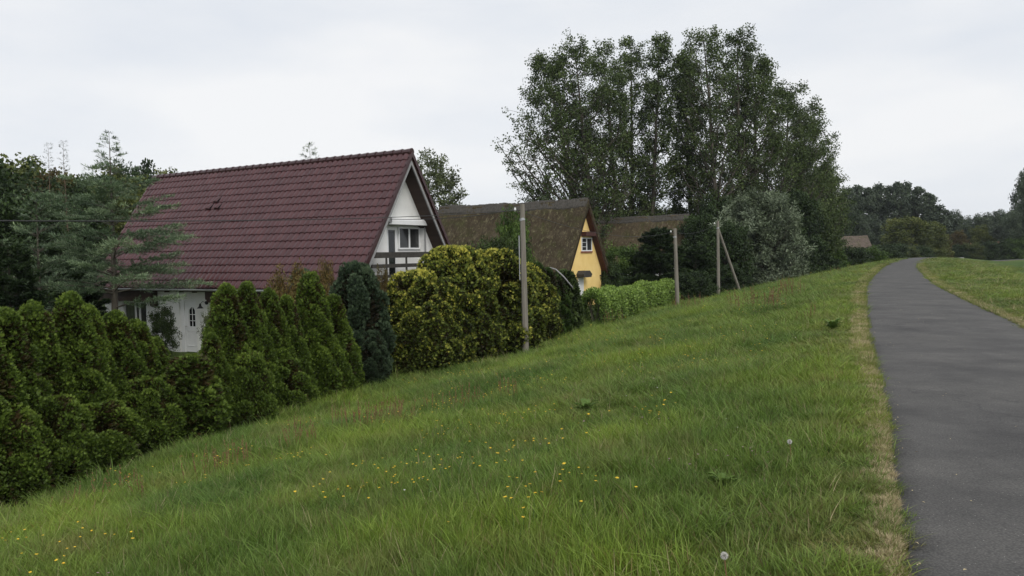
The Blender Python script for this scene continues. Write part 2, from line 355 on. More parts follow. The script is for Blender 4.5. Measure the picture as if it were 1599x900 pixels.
def tiled_roof(root, W, L, ze, zr, mat):
    """both slopes of overlapping pan tiles"""
    hw = W/2; sl_ = math.hypot(hw, zr-ze); nrow = 17; ncol = 56; tw = L/ncol; cu = sl_/nrow
    rg = np.random.default_rng(3); parts = []
    ss_ = np.array([0, .12, .5, .88, 1.]); prof = np.linspace(0, 1, 9)
    ph = .032*np.clip(np.sin(np.pi*np.clip((prof-.30)/.70, 0, 1)), 0, 1)**.7-.012*np.sin(np.pi*np.clip(prof/.32, 0, 1))
    V, F, TT = [], [], []; n0 = 0
    for side in (0, 1):
        d = np.array([hw, 0, zr-ze])/sl_; nm = np.array([-(zr-ze), 0, hw])/sl_; base = np.array([0., 0, ze])
        for r in range(nrow):
            for c in range(ncol):
                if side == 0 and ((r == 11 and c in (34, 36)) or (r == 12 and c == 35)): lift = .07; tt = .25
                else: lift = 0; tt = np.clip(rg.normal(.5, .11), 0, 1)
                jit = rg.normal(0, .0025, 2)
                s0 = r*cu-.02; s1 = (r+1)*cu+.03
                sv = np.array([s0, s0+.0001, s0+.03, (s0+s1)/2, s1]); hv = np.array([.0, .042, .05, .036, .012])+.02+lift*np.array([0, 1, 1, .5, 0])
                yy = (c+prof*1.02)*tw+jit[0]
                P = base+d*sv[:, None, None]+nm*(hv[:, None]+np.r_[0, 1, 1, 1, 1][:, None]*ph[None]+jit[1])[:, :, None]
                P = P+np.array([0, 1., 0])*yy[None, :, None]
                if side: P[..., 0] = W-P[..., 0]
                V.append(P.reshape(-1, 3)); TT.append(np.full(45, tt))
                i = np.arange(4)[:, None]*9+np.arange(8)[None]
                q = np.stack([i, i+9, i+10, i+1], -1).reshape(-1, 4)
                F.append((q if side else q[:, ::-1])+n0); n0 += 45
    me = npmesh('roof_tiles', np.concatenate(V), np.concatenate(F), 4, {'tint': np.concatenate(TT)}, False)
    return link('roof_tiles', me, root, mat)

def window(root, plane, a0, a1, z0, z1, pos, depth, mullions, glassmat, name='window', fw=.07, out=-1, bars=()):
    """plane 'y': window lies in x-z at y=pos; plane 'x': lies in y-z at x=pos. out: outward sign"""
    def bx(mb, p0, p1, q0, q1, d0, d1):
        lo, hi = sorted((pos+out*d0, pos+out*d1))
        if plane == 'y': mb.box(p0, p1, lo, hi, q0, q1)
        else: mb.box(lo, hi, p0, p1, q0, q1)
    fr = MB()
    bx(fr, a0, a0+fw, z0, z1, 0, depth); bx(fr, a1-fw, a1, z0, z1, 0, depth)
    bx(fr, a0+fw, a1-fw, z0, z0+fw, 0, depth); bx(fr, a0+fw, a1-fw, z1-fw, z1, 0, depth)
    for mm in mullions: bx(fr, mm-fw*.6, mm+fw*.6, z0+fw, z1-fw, .005, depth-.006)
    for (p0, p1, q) in bars: bx(fr, p0, p1, q-.015, q+.015, .01, depth-.012)
    f = fr.build(name, M['white_paint'], root, .006)
    g = MB(); bx(g, a0+fw, a1-fw, z0+fw, z1-fw, .01, .02+depth*.2); g.build('pane', glassmat, f); return f

# --- white house with burgundy tiles
O1 = (-5.1, 25.8, -2.0); W1, L1, ZE, ZR = 6.3, 14.5, 2.52, 7.26
h1 = house_root('white house with a steep burgundy tiled roof and white gable', 'house', O1, 'tiled_house')
hw = W1/2; k1 = (ZR-ZE)/hw
def inner(z, W=W1, ze=ZE, zr=ZR, th=.2):    # x of the roof's underside at height z (left side)
    return (z-ze+th*1.1)/((zr-ze)/(W/2))
slab = MB(); th = .17
dz = th*math.hypot(hw, ZR-ZE)/hw
slab.prism([(0, ZE), (hw, ZR), (W1, ZE), (W1-.03, ZE-.13), (W1-.2, ZE-.13), (hw, ZR-dz-.06), (.2, ZE-.13), (.03, ZE-.13)], .02, L1-.02)
roof1 = slab.build('roof', M['dark_wood'], h1)
tiled_roof(h1, W1, L1, ZE, ZR, M['tile']).parent = roof1
rc = MB()
for q in range(36):
    y0 = -.02+q*(L1+.02)/36; pts = [(hw, y0, ZR+.03), (hw, y0+.43, ZR+.045)]
    rc.tube([(hw, y0, ZR+.03), (hw, y0+.05, ZR+.035), (hw, y0+.41, ZR+.02)], [.14, .125, .115], 10)
rc.build('ridge_tiles', M['tile'], roof1)
vt = MB()        # verge tiles + barge boards
for sgn in (0, 1):
    for q in range(17):
        f0, f1 = q/17, (q+1.1)/17
        xa, za, xb, zb = f0*hw, ZE+f0*(ZR-ZE), min(f1, 1)*hw, ZE+min(f1, 1)*(ZR-ZE)
        if sgn: xa, xb = W1-xa, W1-xb
        o_ = -.085 if not sgn else .085; lift = .03
        vt.prism([(xa, za+.11), (xb, zb+.075), (xb, zb-.14), (xa, za-.10)], -.05-.004*(q % 2), .035)
vt.build('verge_tiles', M['tile'], roof1)
bb = MB()
for sgn in (0, 1):
    P = [(.12, ZE-.14), (hw, ZR-.26), (hw, ZR-.42), (.22, ZE-.14)]
    if sgn: P = [(W1-x, z) for x, z in P]
    bb.prism(P, .0, .045)
bb.build('barge_board', M['barge_grey'], roof1)
gt = MB(); gp = [(-.07+.065*math.cos(a), ZE-.03+.065*math.sin(a)) for a in np.linspace(math.pi, 2*math.pi, 8)]
gt.prism(gp+[(x*.0-.07+(x+.07)*.85, z+.006) for x, z in gp[::-1]], .0, L1); gt.build('gutter', M['zinc'], roof1)
E_ = .6
gw = MB()
def band(mb, z0, z1, x0, x1, W=W1, y0=E_, th=.25, infn=inner):
    """gable strip between z0 and z1 from x0 to x1 (None = roof line)"""
    a0, a1 = (max(infn(z0), .42), max(infn(z1), .42)) if x0 is None else (x0, x0)
    b0, b1 = (W-max(infn(z0), .42), W-max(infn(z1), .42)) if x1 is None else (x1, x1)
    mb.prism([(a0, z0), (b0, z0), (b1, z1), (a1, z1)], y0, y0+th)
z_k = .42*k1+ZE-.22
ztop = 4.72
gw.box(.42, W1-.42, E_, E_+.25, -.3, 2.8)
band(gw, 2.8, ztop, None, 2.42); band(gw, 2.8, ztop, 4.63, None)
gw.prism([(inner(ztop), ztop), (W1-inner(ztop), ztop), (hw, (hw*k1)+ZE-.22)], E_, E_+.25)
# recess back wall
gw.box(2.40, 4.66, E_+.262, E_+.36, 2.55, 3.86); gw.box(2.40, 4.66, E_+.262, E_+.36, 4.62, 4.9)
gw.box(4.58, 4.66, E_+.262, E_+.36, 3.86, 4.62); gw.box(3.18, 3.36, E_+.262, E_+.36, 3.86, 4.62)
gw.build('gable_wall', M['white_wall'], h1)
fwm = MB(); X0, X1 = .42, .64
fwm.box(X0, X1, .85, 8.40, -.3, 2.6); fwm.box(X0, X1, 8.40, 9.42, 2.09, 2.6)
fwm.box(X0, X1, 9.42, 11.42, -.3, 2.6); fwm.box(X0, X1, 11.42, 12.95, -.3, .72); fwm.box(X0, X1, 11.42, 12.95, 1.95, 2.6); fwm.box(X0, X1, 12.95, L1-.3, -.3, 2.6)
fwm.build('front_wall', M['white_wall'], h1)
bk = MB(); bk.box(W1-.64, W1-.42, .85, L1-.3, -.3, 2.6); bk.prism([(.64, -.3), (W1-.64, -.3), (W1-.64, 2.5), (hw, ZR-.7), (.64, 2.5)], L1-.5, L1-.3); bk.build('back_wall', M['white_wall'], h1)
# balcony door and window in the recess
window(h1, 'y', 2.64, 3.22, 2.8, 4.64, E_+.26, .06, [], M['glass'], 'balcony_door', .10)
window(h1, 'y', 3.32, 4.60, 3.84, 4.66, E_+.26, .07, [3.96], M['curtain_glass'], 'window', .06)
sb = MB(); sb.prismx([(E_-.17, ztop), (E_+.0, ztop), (E_+.0, ztop+.24), (E_-.11, ztop+.24), (E_-.17, ztop+.16)], 2.34, 4.97); sb.build('shutter_box', M['white_paint'], h1, .01)
for xr in (4.60,):
    sr = MB(); sr.box(xr, xr+.06, E_-.035, E_-.003, 2.85, ztop-.01); sr.build('shutter_rail', M['barge_grey'], h1)
jb = MB(); jb.box(2.26, 2.44, E_-.24, E_-.175, 4.78, 4.97); jb.build('junction_box', M['barge_grey'], h1, .01)
rl = MB(); rl.box(1.12, 5.18, .08, .18, 3.54, 3.74); rl.box(1.0, 5.3, .09, .16, 3.20, 3.33); rl.box(1.0, 5.3, .09, .16, 2.85, 2.96)
for xx in np.arange(1.75, 5, 1.1): rl.box(xx, xx+.06, .10, .15, 2.7, 3.54)
rl.box(.95, 5.35, .02, .6, 2.55, 2.7)
rl.build('balcony_railing', M['grey_wood'], h1, .004)
def wall_lamp(p, sx):
    lm = MB(); x, y, z = p
    if sx == 'y':
        lm.tube([(x-.12, y, z+.12), (x-.12, y-.05, z+.12)], .07, 12)
        lm.tube([(x-.12, y-.05, z+.12), (x-.05, y-.18, z+.16), (x+.03, y-.22, z+.12), (x+.05, y-.22, z+.02)], .012, 6)
        lm.tube([(x+.05, y-.22, z+.12), (x+.05, y-.22, z+.02), (x+.05, y-.22, z-.03), (x+.05, y-.22, z-.05)], [.035, .04, .14, .15], 12)
    else:
        lm.tube([(x, y, z+.16), (x-.05, y, z+.16)], .07, 12)
        lm.tube([(x-.05, y, z+.16), (x-.16, y+.05, z+.22), (x-.24, y+.1, z+.12)], .012, 6)
        lm.tube([(x-.24, y+.1, z+.14), (x-.24, y+.1, z+.04), (x-.24, y+.1, z-.02), (x-.24, y+.1, z-.04)], [.03, .05, .11, .12], 12)
    return lm
wall_lamp((5.18, E_, 4.12), 'y').build('wall_lamp', M['iron'], h1)
wall_lamp((.42, 7.75, 1.80), 'x').build('wall_lamp', M['iron'], h1)
# front door with arched six-pane light
X_ = .50
df = MB(); df.box(X_-.02, X_+.1, 8.40, 8.47, 0, 2.09); df.box(X_-.02, X_+.1, 9.20, 9.42, 0, 2.09); df.box(X_-.02, X_+.1, 8.47, 9.20, 2.02, 2.09)
dr_ = df.build('door_frame', M['white_paint'], h1, .004)
dl_ = MB()
def ywin(y): u_ = (y-8.66)/.25; return 1.62+.16*math.cos(min(abs(u_), 1)*math.pi/2)**1.0 if abs(u_) <= 1 else 1.62
Y0, Y1 = 8.58-.10, 9.19
yl, yr = 8.60, 8.94
dl_.box(X_+.02, X_+.07, Y0, Y1, .03, 1.02); dl_.box(X_+.02, X_+.07, Y0, yl, 1.02, 2.01); dl_.box(X_+.02, X_+.07, yr+.01, Y1, 1.02, 2.01)
arc = [(y, 1.64+.13*math.sin(math.pi*(y-yl)/(yr+.01-yl))) for y in np.linspace(yl, yr+.01, 9)]
for (ya, za), (yb, zb) in zip(arc[:-1], arc[1:]): dl_.prismx([(ya, za), (yb, zb), (yb, 2.01), (ya, 2.01)], X_+.02, X_+.07)
dl_.box(X_+.025, X_+.065, (yl+yr)/2-.012, (yl+yr)/2+.016, 1.02, 1.78)
for zz in (1.24, 1.48): dl_.box(X_+.025, X_+.065, yl, yr, zz-.012, zz+.012)
dl_.box(X_+.005, X_+.02, Y0+.12, Y1-.12, .25, .27); dl_.box(X_+.005, X_+.02, Y0+.12, Y1-.12, .84, .86); dl_.box(X_+.005, X_+.02, Y0+.10, Y0+.12, .25, .86); dl_.box(X_+.005, X_+.02, Y1-.12, Y1-.10, .25, .86)
dd = dl_.build('front_door', M['white_paint'], h1)
pg = MB(); pg.box(X_+.04, X_+.05, yl, yr, 1.02, 1.79); pg.build('pane', M['glass'], dd)
hd = MB(); hd.tube([(X_+.02, 9.12, 1.02), (X_-.04, 9.12, 1.02), (X_-.045, 9.0, 1.02)], .012, 6); hd.build('handle', M['handle'], dd)
st_ = MB(); st_.box(-.15, .42, 8.0, 9.6, -.25, -.06); st_.box(-.5, -.15, 7.9, 9.7, -.3, -.18); st_.build('step', M['brick'], h1, .01)
window(h1, 'x', 11.42, 12.95, .72, 1.95, X0+.10, .08, [11.93, 12.2], M['curtain_glass'], 'window', .07)
bm_ = MB(); bm_.box(.10, .44-.03, 10.68, L1-.1, 1.98, 2.40); bm_.prismx([(10.66, 1.75), (10.80, 1.80), (10.84, 1.98), (10.66, 1.98)], .14, .40); bm_.build('eave_panel', M['dark_wood'], h1, .006)
bm_ = MB(); bm_.box(.10, .41, .9, 7.46, 2.10, 2.42); bm_.prismx([(7.44, 2.10), (6.9, 2.10), (6.9, 1.86), (7.06, 1.78), (7.16, 1.84), (7.2, 1.98), (7.36, 2.0)], .12, .40); bm_.build('eave_panel', M['dark_wood'], h1, .006)
for yy in (8.3, 9.1, 9.95):
    sm = MB(); sm.box(.25, .42, yy, yy+.09, 2.34, 2.44); sm.build('rafter_end', M['dark_wood'], h1)

# --- thatched houses
def thatch_roof(root, W, L, ze, zr, mat, th=.34, seed=1, dormer=None, ridge=True):
    rg = np.random.default_rng(seed); hw = W/2; nm = np.array([-(zr-ze), hw])/math.hypot(hw, zr-ze)
    d = np.array([hw, zr-ze])/math.hypot(hw, zr-ze); sl_ = math.hypot(hw, zr-ze)
    sec = [np.array([0, ze])-nm*th*.85+d*.02, np.array([0, ze])-nm*th*.5-d*.06, np.array([0, ze])-d*.04-nm*.1, np.array([0, ze])]
    for q in np.linspace(.02, .96, 26): sec.append(np.array([0, ze])+d*sl_*q)
    sec += [np.array([hw-.14, zr-.14]), np.array([hw, zr])]
    right = [np.array([W-p[0], p[1]]) for p in sec[:-1]][::-1]
    S = np.array(sec+right); n = len(S); ys_ = np.r_[0, .04, np.arange(.15, L-.1, .18), L-.04, L]; m_ = len(ys_)
    P = np.zeros((m_, n, 3)); P[:, :, 0] = S[:, 0]; P[:, :, 2] = S[:, 1]; P[:, :, 1] = ys_[:, None]
    # soft sag + roughness
    sag = -.07*np.sin(np.pi*ys_/L)+.03*np.sin(ys_*1.7+seed)
    P[:, :, 2] += sag[:, None]*np.clip((S[:, 1]-ze)/(zr-ze), 0, 1)
    P += rg.normal(0, .012, P.shape)*np.array([1, .3, 1])
    P[:, :, 0] += .03*np.sin(P[:, :, 1]*2.1+P[:, :, 2]*1.3+seed)
    if dormer:
        yc, zc, ry, rz_ = dormer
        g_ = np.exp(-((P[:, :, 1]-yc)/(ry*1.2))**2-((P[:, :, 2]-zc-rz_*.4)/(rz_*1.1))**2)*(P[:, :, 0] < hw)
        P[:, :, 0] -= g_*.75; P[:, :, 2] += g_*.12
    for e, s in ((0, 1), (1, 1), (-1, -1), (-2, -1)):       # rounded verges
        cx_, cz_ = hw, ze; f_ = .988 if e in (0, -1) else .998
        P[e, :, 2] = (P[e, :, 2]-ze)*f_+ze
    V = P.reshape(-1, 3); i = np.arange(m_-1)[:, None]*n+np.arange(n-1)[None]
    F = np.stack([i, i+1, i+n+1, i+n], -1).reshape(-1, 4)
    # underside and end caps
    Q = P.copy()
    inn = [np.array([.28, ze-.18])]*4; q_ = []
    for j in range(n):
        x, z = S[j]; left = x <= hw
        xx = x if left else W-x
        zz = z-th*math.hypot(hw, zr-ze)/hw
        px_ = xx; 
        if zz < ze-.24: zz = ze-.24; px_ = max(xx, .22)
        q_.append((px_ if left else W-px_, zz))
    q_ = np.array(q_); Q[:, :, 0] = q_[:, 0]; Q[:, :, 2] = q_[:, 1]; Q[:, :, 1] = ys_[:, None]
    V2 = Q.reshape(-1, 3); o = len(V); F2 = F[:, ::-1]+o
    j = np.arange(n-1)
    C1 = np.stack([j, j+o, j+1+o, j+1], -1); bq = (m_-1)*n; C2 = np.stack([j+bq, j+1+bq, j+1+bq+o, j+bq+o], -1)
    k_ = np.arange(m_-1)*n; C3 = np.stack([k_, k_+n, k_+n+o, k_+o], -1); k2 = k_+n-1; C4 = np.stack([k2, k2+o, k2+n+o, k2+n], -1)
    me = npmesh('roof', np.r_[V, V2], np.r_[F, F2, C1, C2, C3, C4], 4, None, False)
    r = link('roof', me, root, mat)
    if ridge:
        S2 = []; 
        for q in np.linspace(0, 1, 9): S2.append((hw-.62*(1-q)*hw/sl_*1.35, zr+.07-.62*(1-q)*(zr-ze)/sl_*1.35))
        S2 = S2+[(W-x, z) for x, z in S2[:-1]][::-1]; S2 = np.array(S2); yq = np.arange(-.02, L+.04, .1); n2 = len(S2)
        P = np.zeros((len(yq), n2, 3)); P[:, :, 0] = S2[:, 0]; P[:, :, 2] = S2[:, 1]; P[:, :, 1] = yq[:, None]
        P[:, :, 2] += (-.07*np.sin(np.pi*yq/L)+.03*np.sin(yq*1.7+seed))[:, None]
        P += rg.normal(0, .02, P.shape); P[:, (0, -1), 2] -= .05*np.abs(np.sin(yq*5))[:, None]
        P[:, 0, 0] += .10; P[:, -1, 0] -= .10
        i = np.arange(len(yq)-1)[:, None]*n2+np.arange(n2-1)[None]
        F = np.stack([i, i+1, i+n2+1, i+n2], -1).reshape(-1, 4)
        link('ridge_thatch', npmesh('ridge_thatch', P.reshape(-1, 3), F, 4), r, M['thatch_ridge'])
    return r
def thatch_shell(root, W, L, ze, zr, wall, e=.5, rw='red_wood', x0=.6):
    hw = W/2; k = (zr-ze)/hw; th = .36*math.hypot(hw, zr-ze)/hw
    top = zr-th-.02
    def ix(z): return max((z-ze+th)/k, x0)
    zk = ze-th+x0*k
    body = MB(); body.prism([(x0, -.4), (W-x0, -.4), (W-x0, zk), (hw, top), (x0, zk)], e, L-e); wl = body.build('wall', M[wall], root)
    bg_ = MB()
    for sgn in (0, 1):
        P = [(.02, ze-.34), (hw, zr-.40), (hw, zr-.64), (.24, ze-.42)]
        if sgn: P = [(W-x, z) for x, z in P]
        bg_.prism(P, .02, .09); P2 = [(P[3][0], P[3][1]), (P[2][0], P[2][1]), (P[2][0], P[2][1]-.04), (P[3][0], P[3][1]-.05)]
        bg_.prism(P2, .03, e+.1)
    bg_.build('barge_board', M[rw], root)
    return wl
O2 = (3.5, 50.3, -2.0)
h2 = house_root('yellow gabled house under a mossy brown thatched roof', 'house', O2, 'thatched_house')
thatch_roof(h2, 6.7, 12.2, 2.35, 7.2, M['thatch'], seed=2, dormer=(5.5, 3.9, 1.3, .75))
thatch_shell(h2, 6.7, 12.2, 2.35, 7.2, 'yellow_wall', .42)
window(h2, 'y', 2.92, 4.55, 3.70, 4.62, .42, .07, [3.72], M['curtain_glass'], 'window', .08, bars=[(3.0, 3.66, 4.3), (3.0, 3.66, 4.0)])
s_ = MB(); s_.box(2.86, 4.62, .34, .42, 3.61, 3.69); s_.build('window_sill', M['brick'], h2)
s_ = MB(); s_.box(2.95, 4.95, .02, .42, 4.70, 5.0); s_.build('lintel_beam', M['red_wood'], h2, .02)
s_ = MB(); s_.prism([(2.2, 1.98), (3.3, 1.98), (3.45, 2.18), (3.1, 2.42), (2.4, 2.42), (2.15, 2.2)], -.15, .42); s_.build('door_hood', M['grey_wood'], h2, .02)
s_ = MB(); s_.box(2.34, 3.16, .36, .42, -.1, 1.98); d2 = s_.build('front_door', M['white_paint'], h2, .01)
s_ = MB(); s_.tube([(3.08, .36, .95), (3.08, .28, .95), (2.96, .27, .95)], .015, 6); s_.build('handle', M['handle'], d2)
s_ = MB(); s_.tube([(5.9, .42, 2.0), (5.9, .32, 2.0)], .05, 8); s_.tube([(5.9, .32, 2.02), (5.8, .26, 1.96)], .05, 8); s_.build('wall_lamp', M['iron'], h2)
# eyebrow dormer window
s_ = MB(); ya = np.linspace(0, math.pi, 13); s_.prismx([(5.5+1.0*math.cos(a), 3.55+.72*math.sin(a)) for a in ya], .1, .9); dm = s_.build('dormer_window', M['iron'], h2)
arc = [(.16, 5.5+1.12*math.cos(a), 3.5+.86*math.sin(a)) for a in ya]; s_ = MB(); s_.tube(arc, .13, 8); s_.build('dormer_thatch', M['thatch'], dm)

O3 = (15.85, 75.4, -2.0)
h3 = house_root('white gabled house under brown thatch beyond the yellow one', 'house', O3, 'thatched_house')
thatch_roof(h3, 6.7, 14.5, 2.35, 7.2, M['thatch_brown'], seed=5)
thatch_shell(h3, 6.7, 14.5, 2.35, 7.2, 'white_wall', .42, 'dark_wood')
window(h3, 'y', 2.6, 4.1, 3.6, 4.6, .42, .07, [3.35], M['glass'], 'window', .08)
p4 = at(1362, 380, 185)
h4 = house_root('distant house with a low reddish brown thatched roof behind the hedge', 'house', (p4[0]-.8, 182, -1.6), 'thatched_house', R_(88))
thatch_roof(h4, 8, 12, 2.2, 6.1, M['thatch_far'], seed=7, ridge=False); thatch_shell(h4, 8, 12, 2.2, 6.1, 'white_wall', .4, 'dark_wood')
def small_house(px, py, Y, W, L, zr, rz, roofm, wall, label):
    p = at(px, py, Y); h = house_root(label, 'house', (p[0], Y, zt1(p[0], Y)), 'gabled_house', R_(rz))
    b_ = MB(); b_.prism([(-W/2+.3, -.3), (W/2-.3, -.3), (W/2-.3, zr*.45), (0, zr-.25), (-W/2+.3, zr*.45)], .3, L-.3); wl = b_.build('wall', M[wall], h)
    r_ = MB(); r_.prism([(-W/2-.2, zr*.38), (0, zr), (W/2+.2, zr*.38), (W/2+.2, zr*.38-.15), (0, zr-.22), (-W/2-.2, zr*.38-.15)], 0, L); r_.build('roof', roofm, h, .03)
    w_ = MB(); w_.box(-.6, .6, .22, .3, zr*.35, zr*.35+1.1); w_.build('window', M['glass'], wl); return h
M['grey_roof'] = simple('grey_roof', (.09, .095, .11), (.14, .145, .16), 3, .6)
M['red_roof'] = simple('red_roof', (.22, .10, .065), (.32, .16, .11), 3, .7)
M['peach_wall'] = simple('peach_wall', (.55, .36, .25), (.62, .42, .3), 3, .8)
small_house(1561, 376, 205, 7, 11, 4.9, 5, M['red_roof'], 'peach_wall', 'distant house with a pinkish peach gable at the far field edge')
small_house(1484, 376, 215, 7, 10, 5.0, 70, M['grey_roof'], 'white_wall', 'distant house with a blue grey roof between brownish shrubs')

# ------------------------------------------------------------------ vegetation builders
def rdir(rg, n): return unit(rg.normal(0, 1, (n, 3)))
def crown_leaves(rg, C, Rc, per, L, W, up=.35, squash=.8, outw=.5, ctint=None, center=None):
    """leaf clusters: centres C, radii Rc, `per` leaves each"""
    n = len(C)*per; ci = np.repeat(np.arange(len(C)), per)
    d = rdir(rg, n); r = rg.random(n)**.45
    off = d*r[:, None]*Rc[ci][:, None]*np.array([1, 1, squash]); P = C[ci]+off
    Nn = unit(d*.6+rdir(rg, n)*.7+np.array([0, 0, up])); T = unit(rdir(rg, n)+d*outw+np.array([0, 0, -.1]))
    tint = np.clip(ctint[ci]+rg.normal(0, .16, n), 0, 1)
    return cards(P, T, Nn, L*rg.uniform(.7, 1.3, n), W*rg.uniform(.7, 1.3, n), tint)
def broad_mesh(seed, H, prof, base, nl, nsub, per, Lf, Wf, rc, trunk_r, lean=(0, 0), elev=1.0, leaders=0, inner=.5, sides=6, wig=.3):
    """tapered trunk, ascending limbs, twigs and leaf clusters.  prof(t): crown radius at t=z/H"""
    rg = np.random.default_rng(seed); zz = np.linspace(-.3, H*.97, 14); t = zz/H
    wx = np.cumsum(rg.normal(0, wig*.25, 14)); wy = np.cumsum(rg.normal(0, wig*.25, 14))
    tx = lean[0]*np.clip(t, 0, 1)**1.3+wx-wx[0]; ty = lean[1]*np.clip(t, 0, 1)**1.3+wy-wy[0]
    tr = np.stack([tx, ty, zz], 1); rr = trunk_r*np.clip(1-t, .04, 1)**.8*(1+.35*np.exp(-np.maximum(zz, 0)*1.5))
    def tp(z): return np.array([np.interp(z, zz, tx), np.interp(z, zz, ty), z])
    paths, rads, sd = [tr], [rr], []
    C, Rr, Ct = [], [], []
    for i in range(nl):
        tt = base+(1-base)*((i+.5)/nl)**.85; tt = min(tt+rg.normal(0, .015), .995)
        ph = i*2.39996+rg.normal(0, .35); R = prof(tt, ph)*(rg.uniform(inner, 1)**.6 if i % 3 else rg.uniform(.85, 1.08))
        e = elev*rg.uniform(.7, 1.25); hs = max(tt*H-R*e, H*base*.55+rg.uniform(0, .1)*H*base, .1)
        a = tp(hs); ax = tp(min(tt*H, H*.95)); tgt = np.array([ax[0]+R*math.cos(ph), ax[1]+R*math.sin(ph), tt*H])
        mid = a*.5+tgt*.5+np.array([math.cos(ph), math.sin(ph), 0])*R*.16+rg.normal(0, .05*R+.02, 3); mid[2] -= .06*(tgt[2]-a[2])
        pb = bezier(a, mid, tgt, 7); Ln = np.linalg.norm(tgt-a)
        r0 = max(trunk_r*.52*min(1, (1-hs/H))*min(1, Ln/(H*.25)+.25), .012)
        paths.append(pb); rads.append(np.linspace(r0, r0*.18, 7))
        ct0 = rg.normal(.5, .13)
        C.append(tgt); Rr.append(rc*rg.uniform(.8, 1.2)); Ct.append(ct0+.1)
        for k in range(nsub):
            f = rg.uniform(.3, .98); j = f*6; j0 = int(j); p = pb[j0]+(pb[min(j0+1, 6)]-pb[j0])*(j-j0)
            dd = unit(unit(tgt-a)*.7+rg.normal(0, .62, 3)+np.array([0, 0, .15])); ln = (rc*1.1+Ln*.16)*rg.uniform(.5, 1.2)
            q = p+dd*ln; pm = (p+q)/2+rg.normal(0, .06*ln, 3); paths.append(np.array([p, pm, q])); rads.append(np.array([r0*.3, r0*.2, .006+r0*.06]))
            C.append(q); Rr.append(rc*rg.uniform(.55, 1.1)); Ct.append(ct0+rg.normal(0, .1))
            if rg.random() < .35: C.append(pm); Rr.append(rc*.6); Ct.append(ct0-.15)
    V, F = tube_np(paths, rads, sides); tm = npmesh('trunk', V, F, 4, None, True)
    lv = crown_leaves(rg, np.array(C), np.array(Rr), per, Lf, Wf, ctint=np.array(Ct))
    cm = npmesh('crown', lv[0], lv[1], 4, {'tint': np.clip(lv[2], 0, 1)}); return tm, cm
def put_tree(name, label, cat, P, meshes, mats, group=None, rz=0, sc=(1, 1, 1), pn=('trunk', 'crown')):
    t = thing(name, label, cat, P, rz, group); t.scale = sc
    for n, me, m in zip(pn, meshes, mats):
        if not me.materials: me.materials.append(m)
        o = bpy.data.objects.new(n, me); COL.objects.link(o); o.parent = t
        if me.materials[0] != m: o.material_slots[0].link = 'OBJECT'; o.material_slots[0].material = m
    return t
def topH(px, py, Y, gz=-2.0): p = at(px, py, Y); return p, p[2]-gz

# --- the tall poplars
def pop_prof(wid, peak=.45, top=.45, west=0.):
    def f(t, ph):
        return f0(t, ph)*(1+west*max(0, -math.cos(ph))*math.exp(-((t-.56)/.17)**2))
    def f0(t, ph): 
        if t > peak: return wid*(top+(1-top)*max(0, 1-(t-peak)/(1-peak))**.75)*(1 if t < .93 else .6)
        return wid*(.75+.25*t/peak)
    return f
pops = [  # px_trunk, px_top, py_top, Y, width, seed, base, lean, label
 (912, 850, 92, 86, 4.6, 10, .18, 'poplar leaning out at the far left of the tall group'),
 (928, 893, 74, 84, 5.6, 11, .20, 'poplar with long low spreading branches, second from the left of the tall group'),
 (967, 940, 72, 87, 3.7, 12, .22, 'slender tall poplar beside the leftmost spreading one'),
 (985, 985, 66, 92, 3.2, 13, .25, 'narrow poplar with dense upright top left of the gap in the row'),
 (1022, 1032, 60, 88, 2.0, 14, .22, 'thinnest poplar, a narrow column standing between two sky gaps'),
 (1078, 1066, 92, 93, 2.4, 20, .2, 'half hidden poplar just right of the thinnest column'),
 (1126, 1096, 48, 86, 4.2, 15, .22, 'tallest poplar with a pale forked trunk behind the third house'),
 (1150, 1150, 45, 90, 4.3, 16, .22, 'tall poplar with dense rounded top at the highest point of the group'),
 (1180, 1190, 88, 92, 4.4, 17, .18, 'broad poplar behind the silver willow'),
 (1222, 1225, 140, 97, 4.8, 18, .10, 'dense poplar stepping down right of the highest top'),
 (1252, 1255, 178, 104, 5., 19, .08, 'dark rounded poplar above the hedge right of the willow'),
 (1276, 1276, 234, 112, 4.3, 21, .08, 'lowest poplar at the right end of the tall group'),
]
for (pxt, pxp, pyp, Yd, wd, sd, bs, lb) in pops:
    p, H = topH(pxp, pyp, Yd); b_ = at(pxt, 330, Yd)
    me_ = broad_mesh(sd, H, pop_prof(wd, .42 if wd > 5 else .5, .45, {10: .85, 11: .5}.get(sd, 0)), bs, {10: 104, 11: 76}.get(sd, 62), 8, 23 if sd < 17 else 42, .215, .16, .68 if sd < 17 else .8, .36, lean=(p[0]-b_[0], 0), elev=1.45 if wd < 5 else 1.0, inner=.3)
    put_tree('poplar_tree', lb, 'tree', (b_[0], Yd, -2.0), me_, (M['bark'], M['poplar_leaf']), 'tall poplars behind the thatched houses')

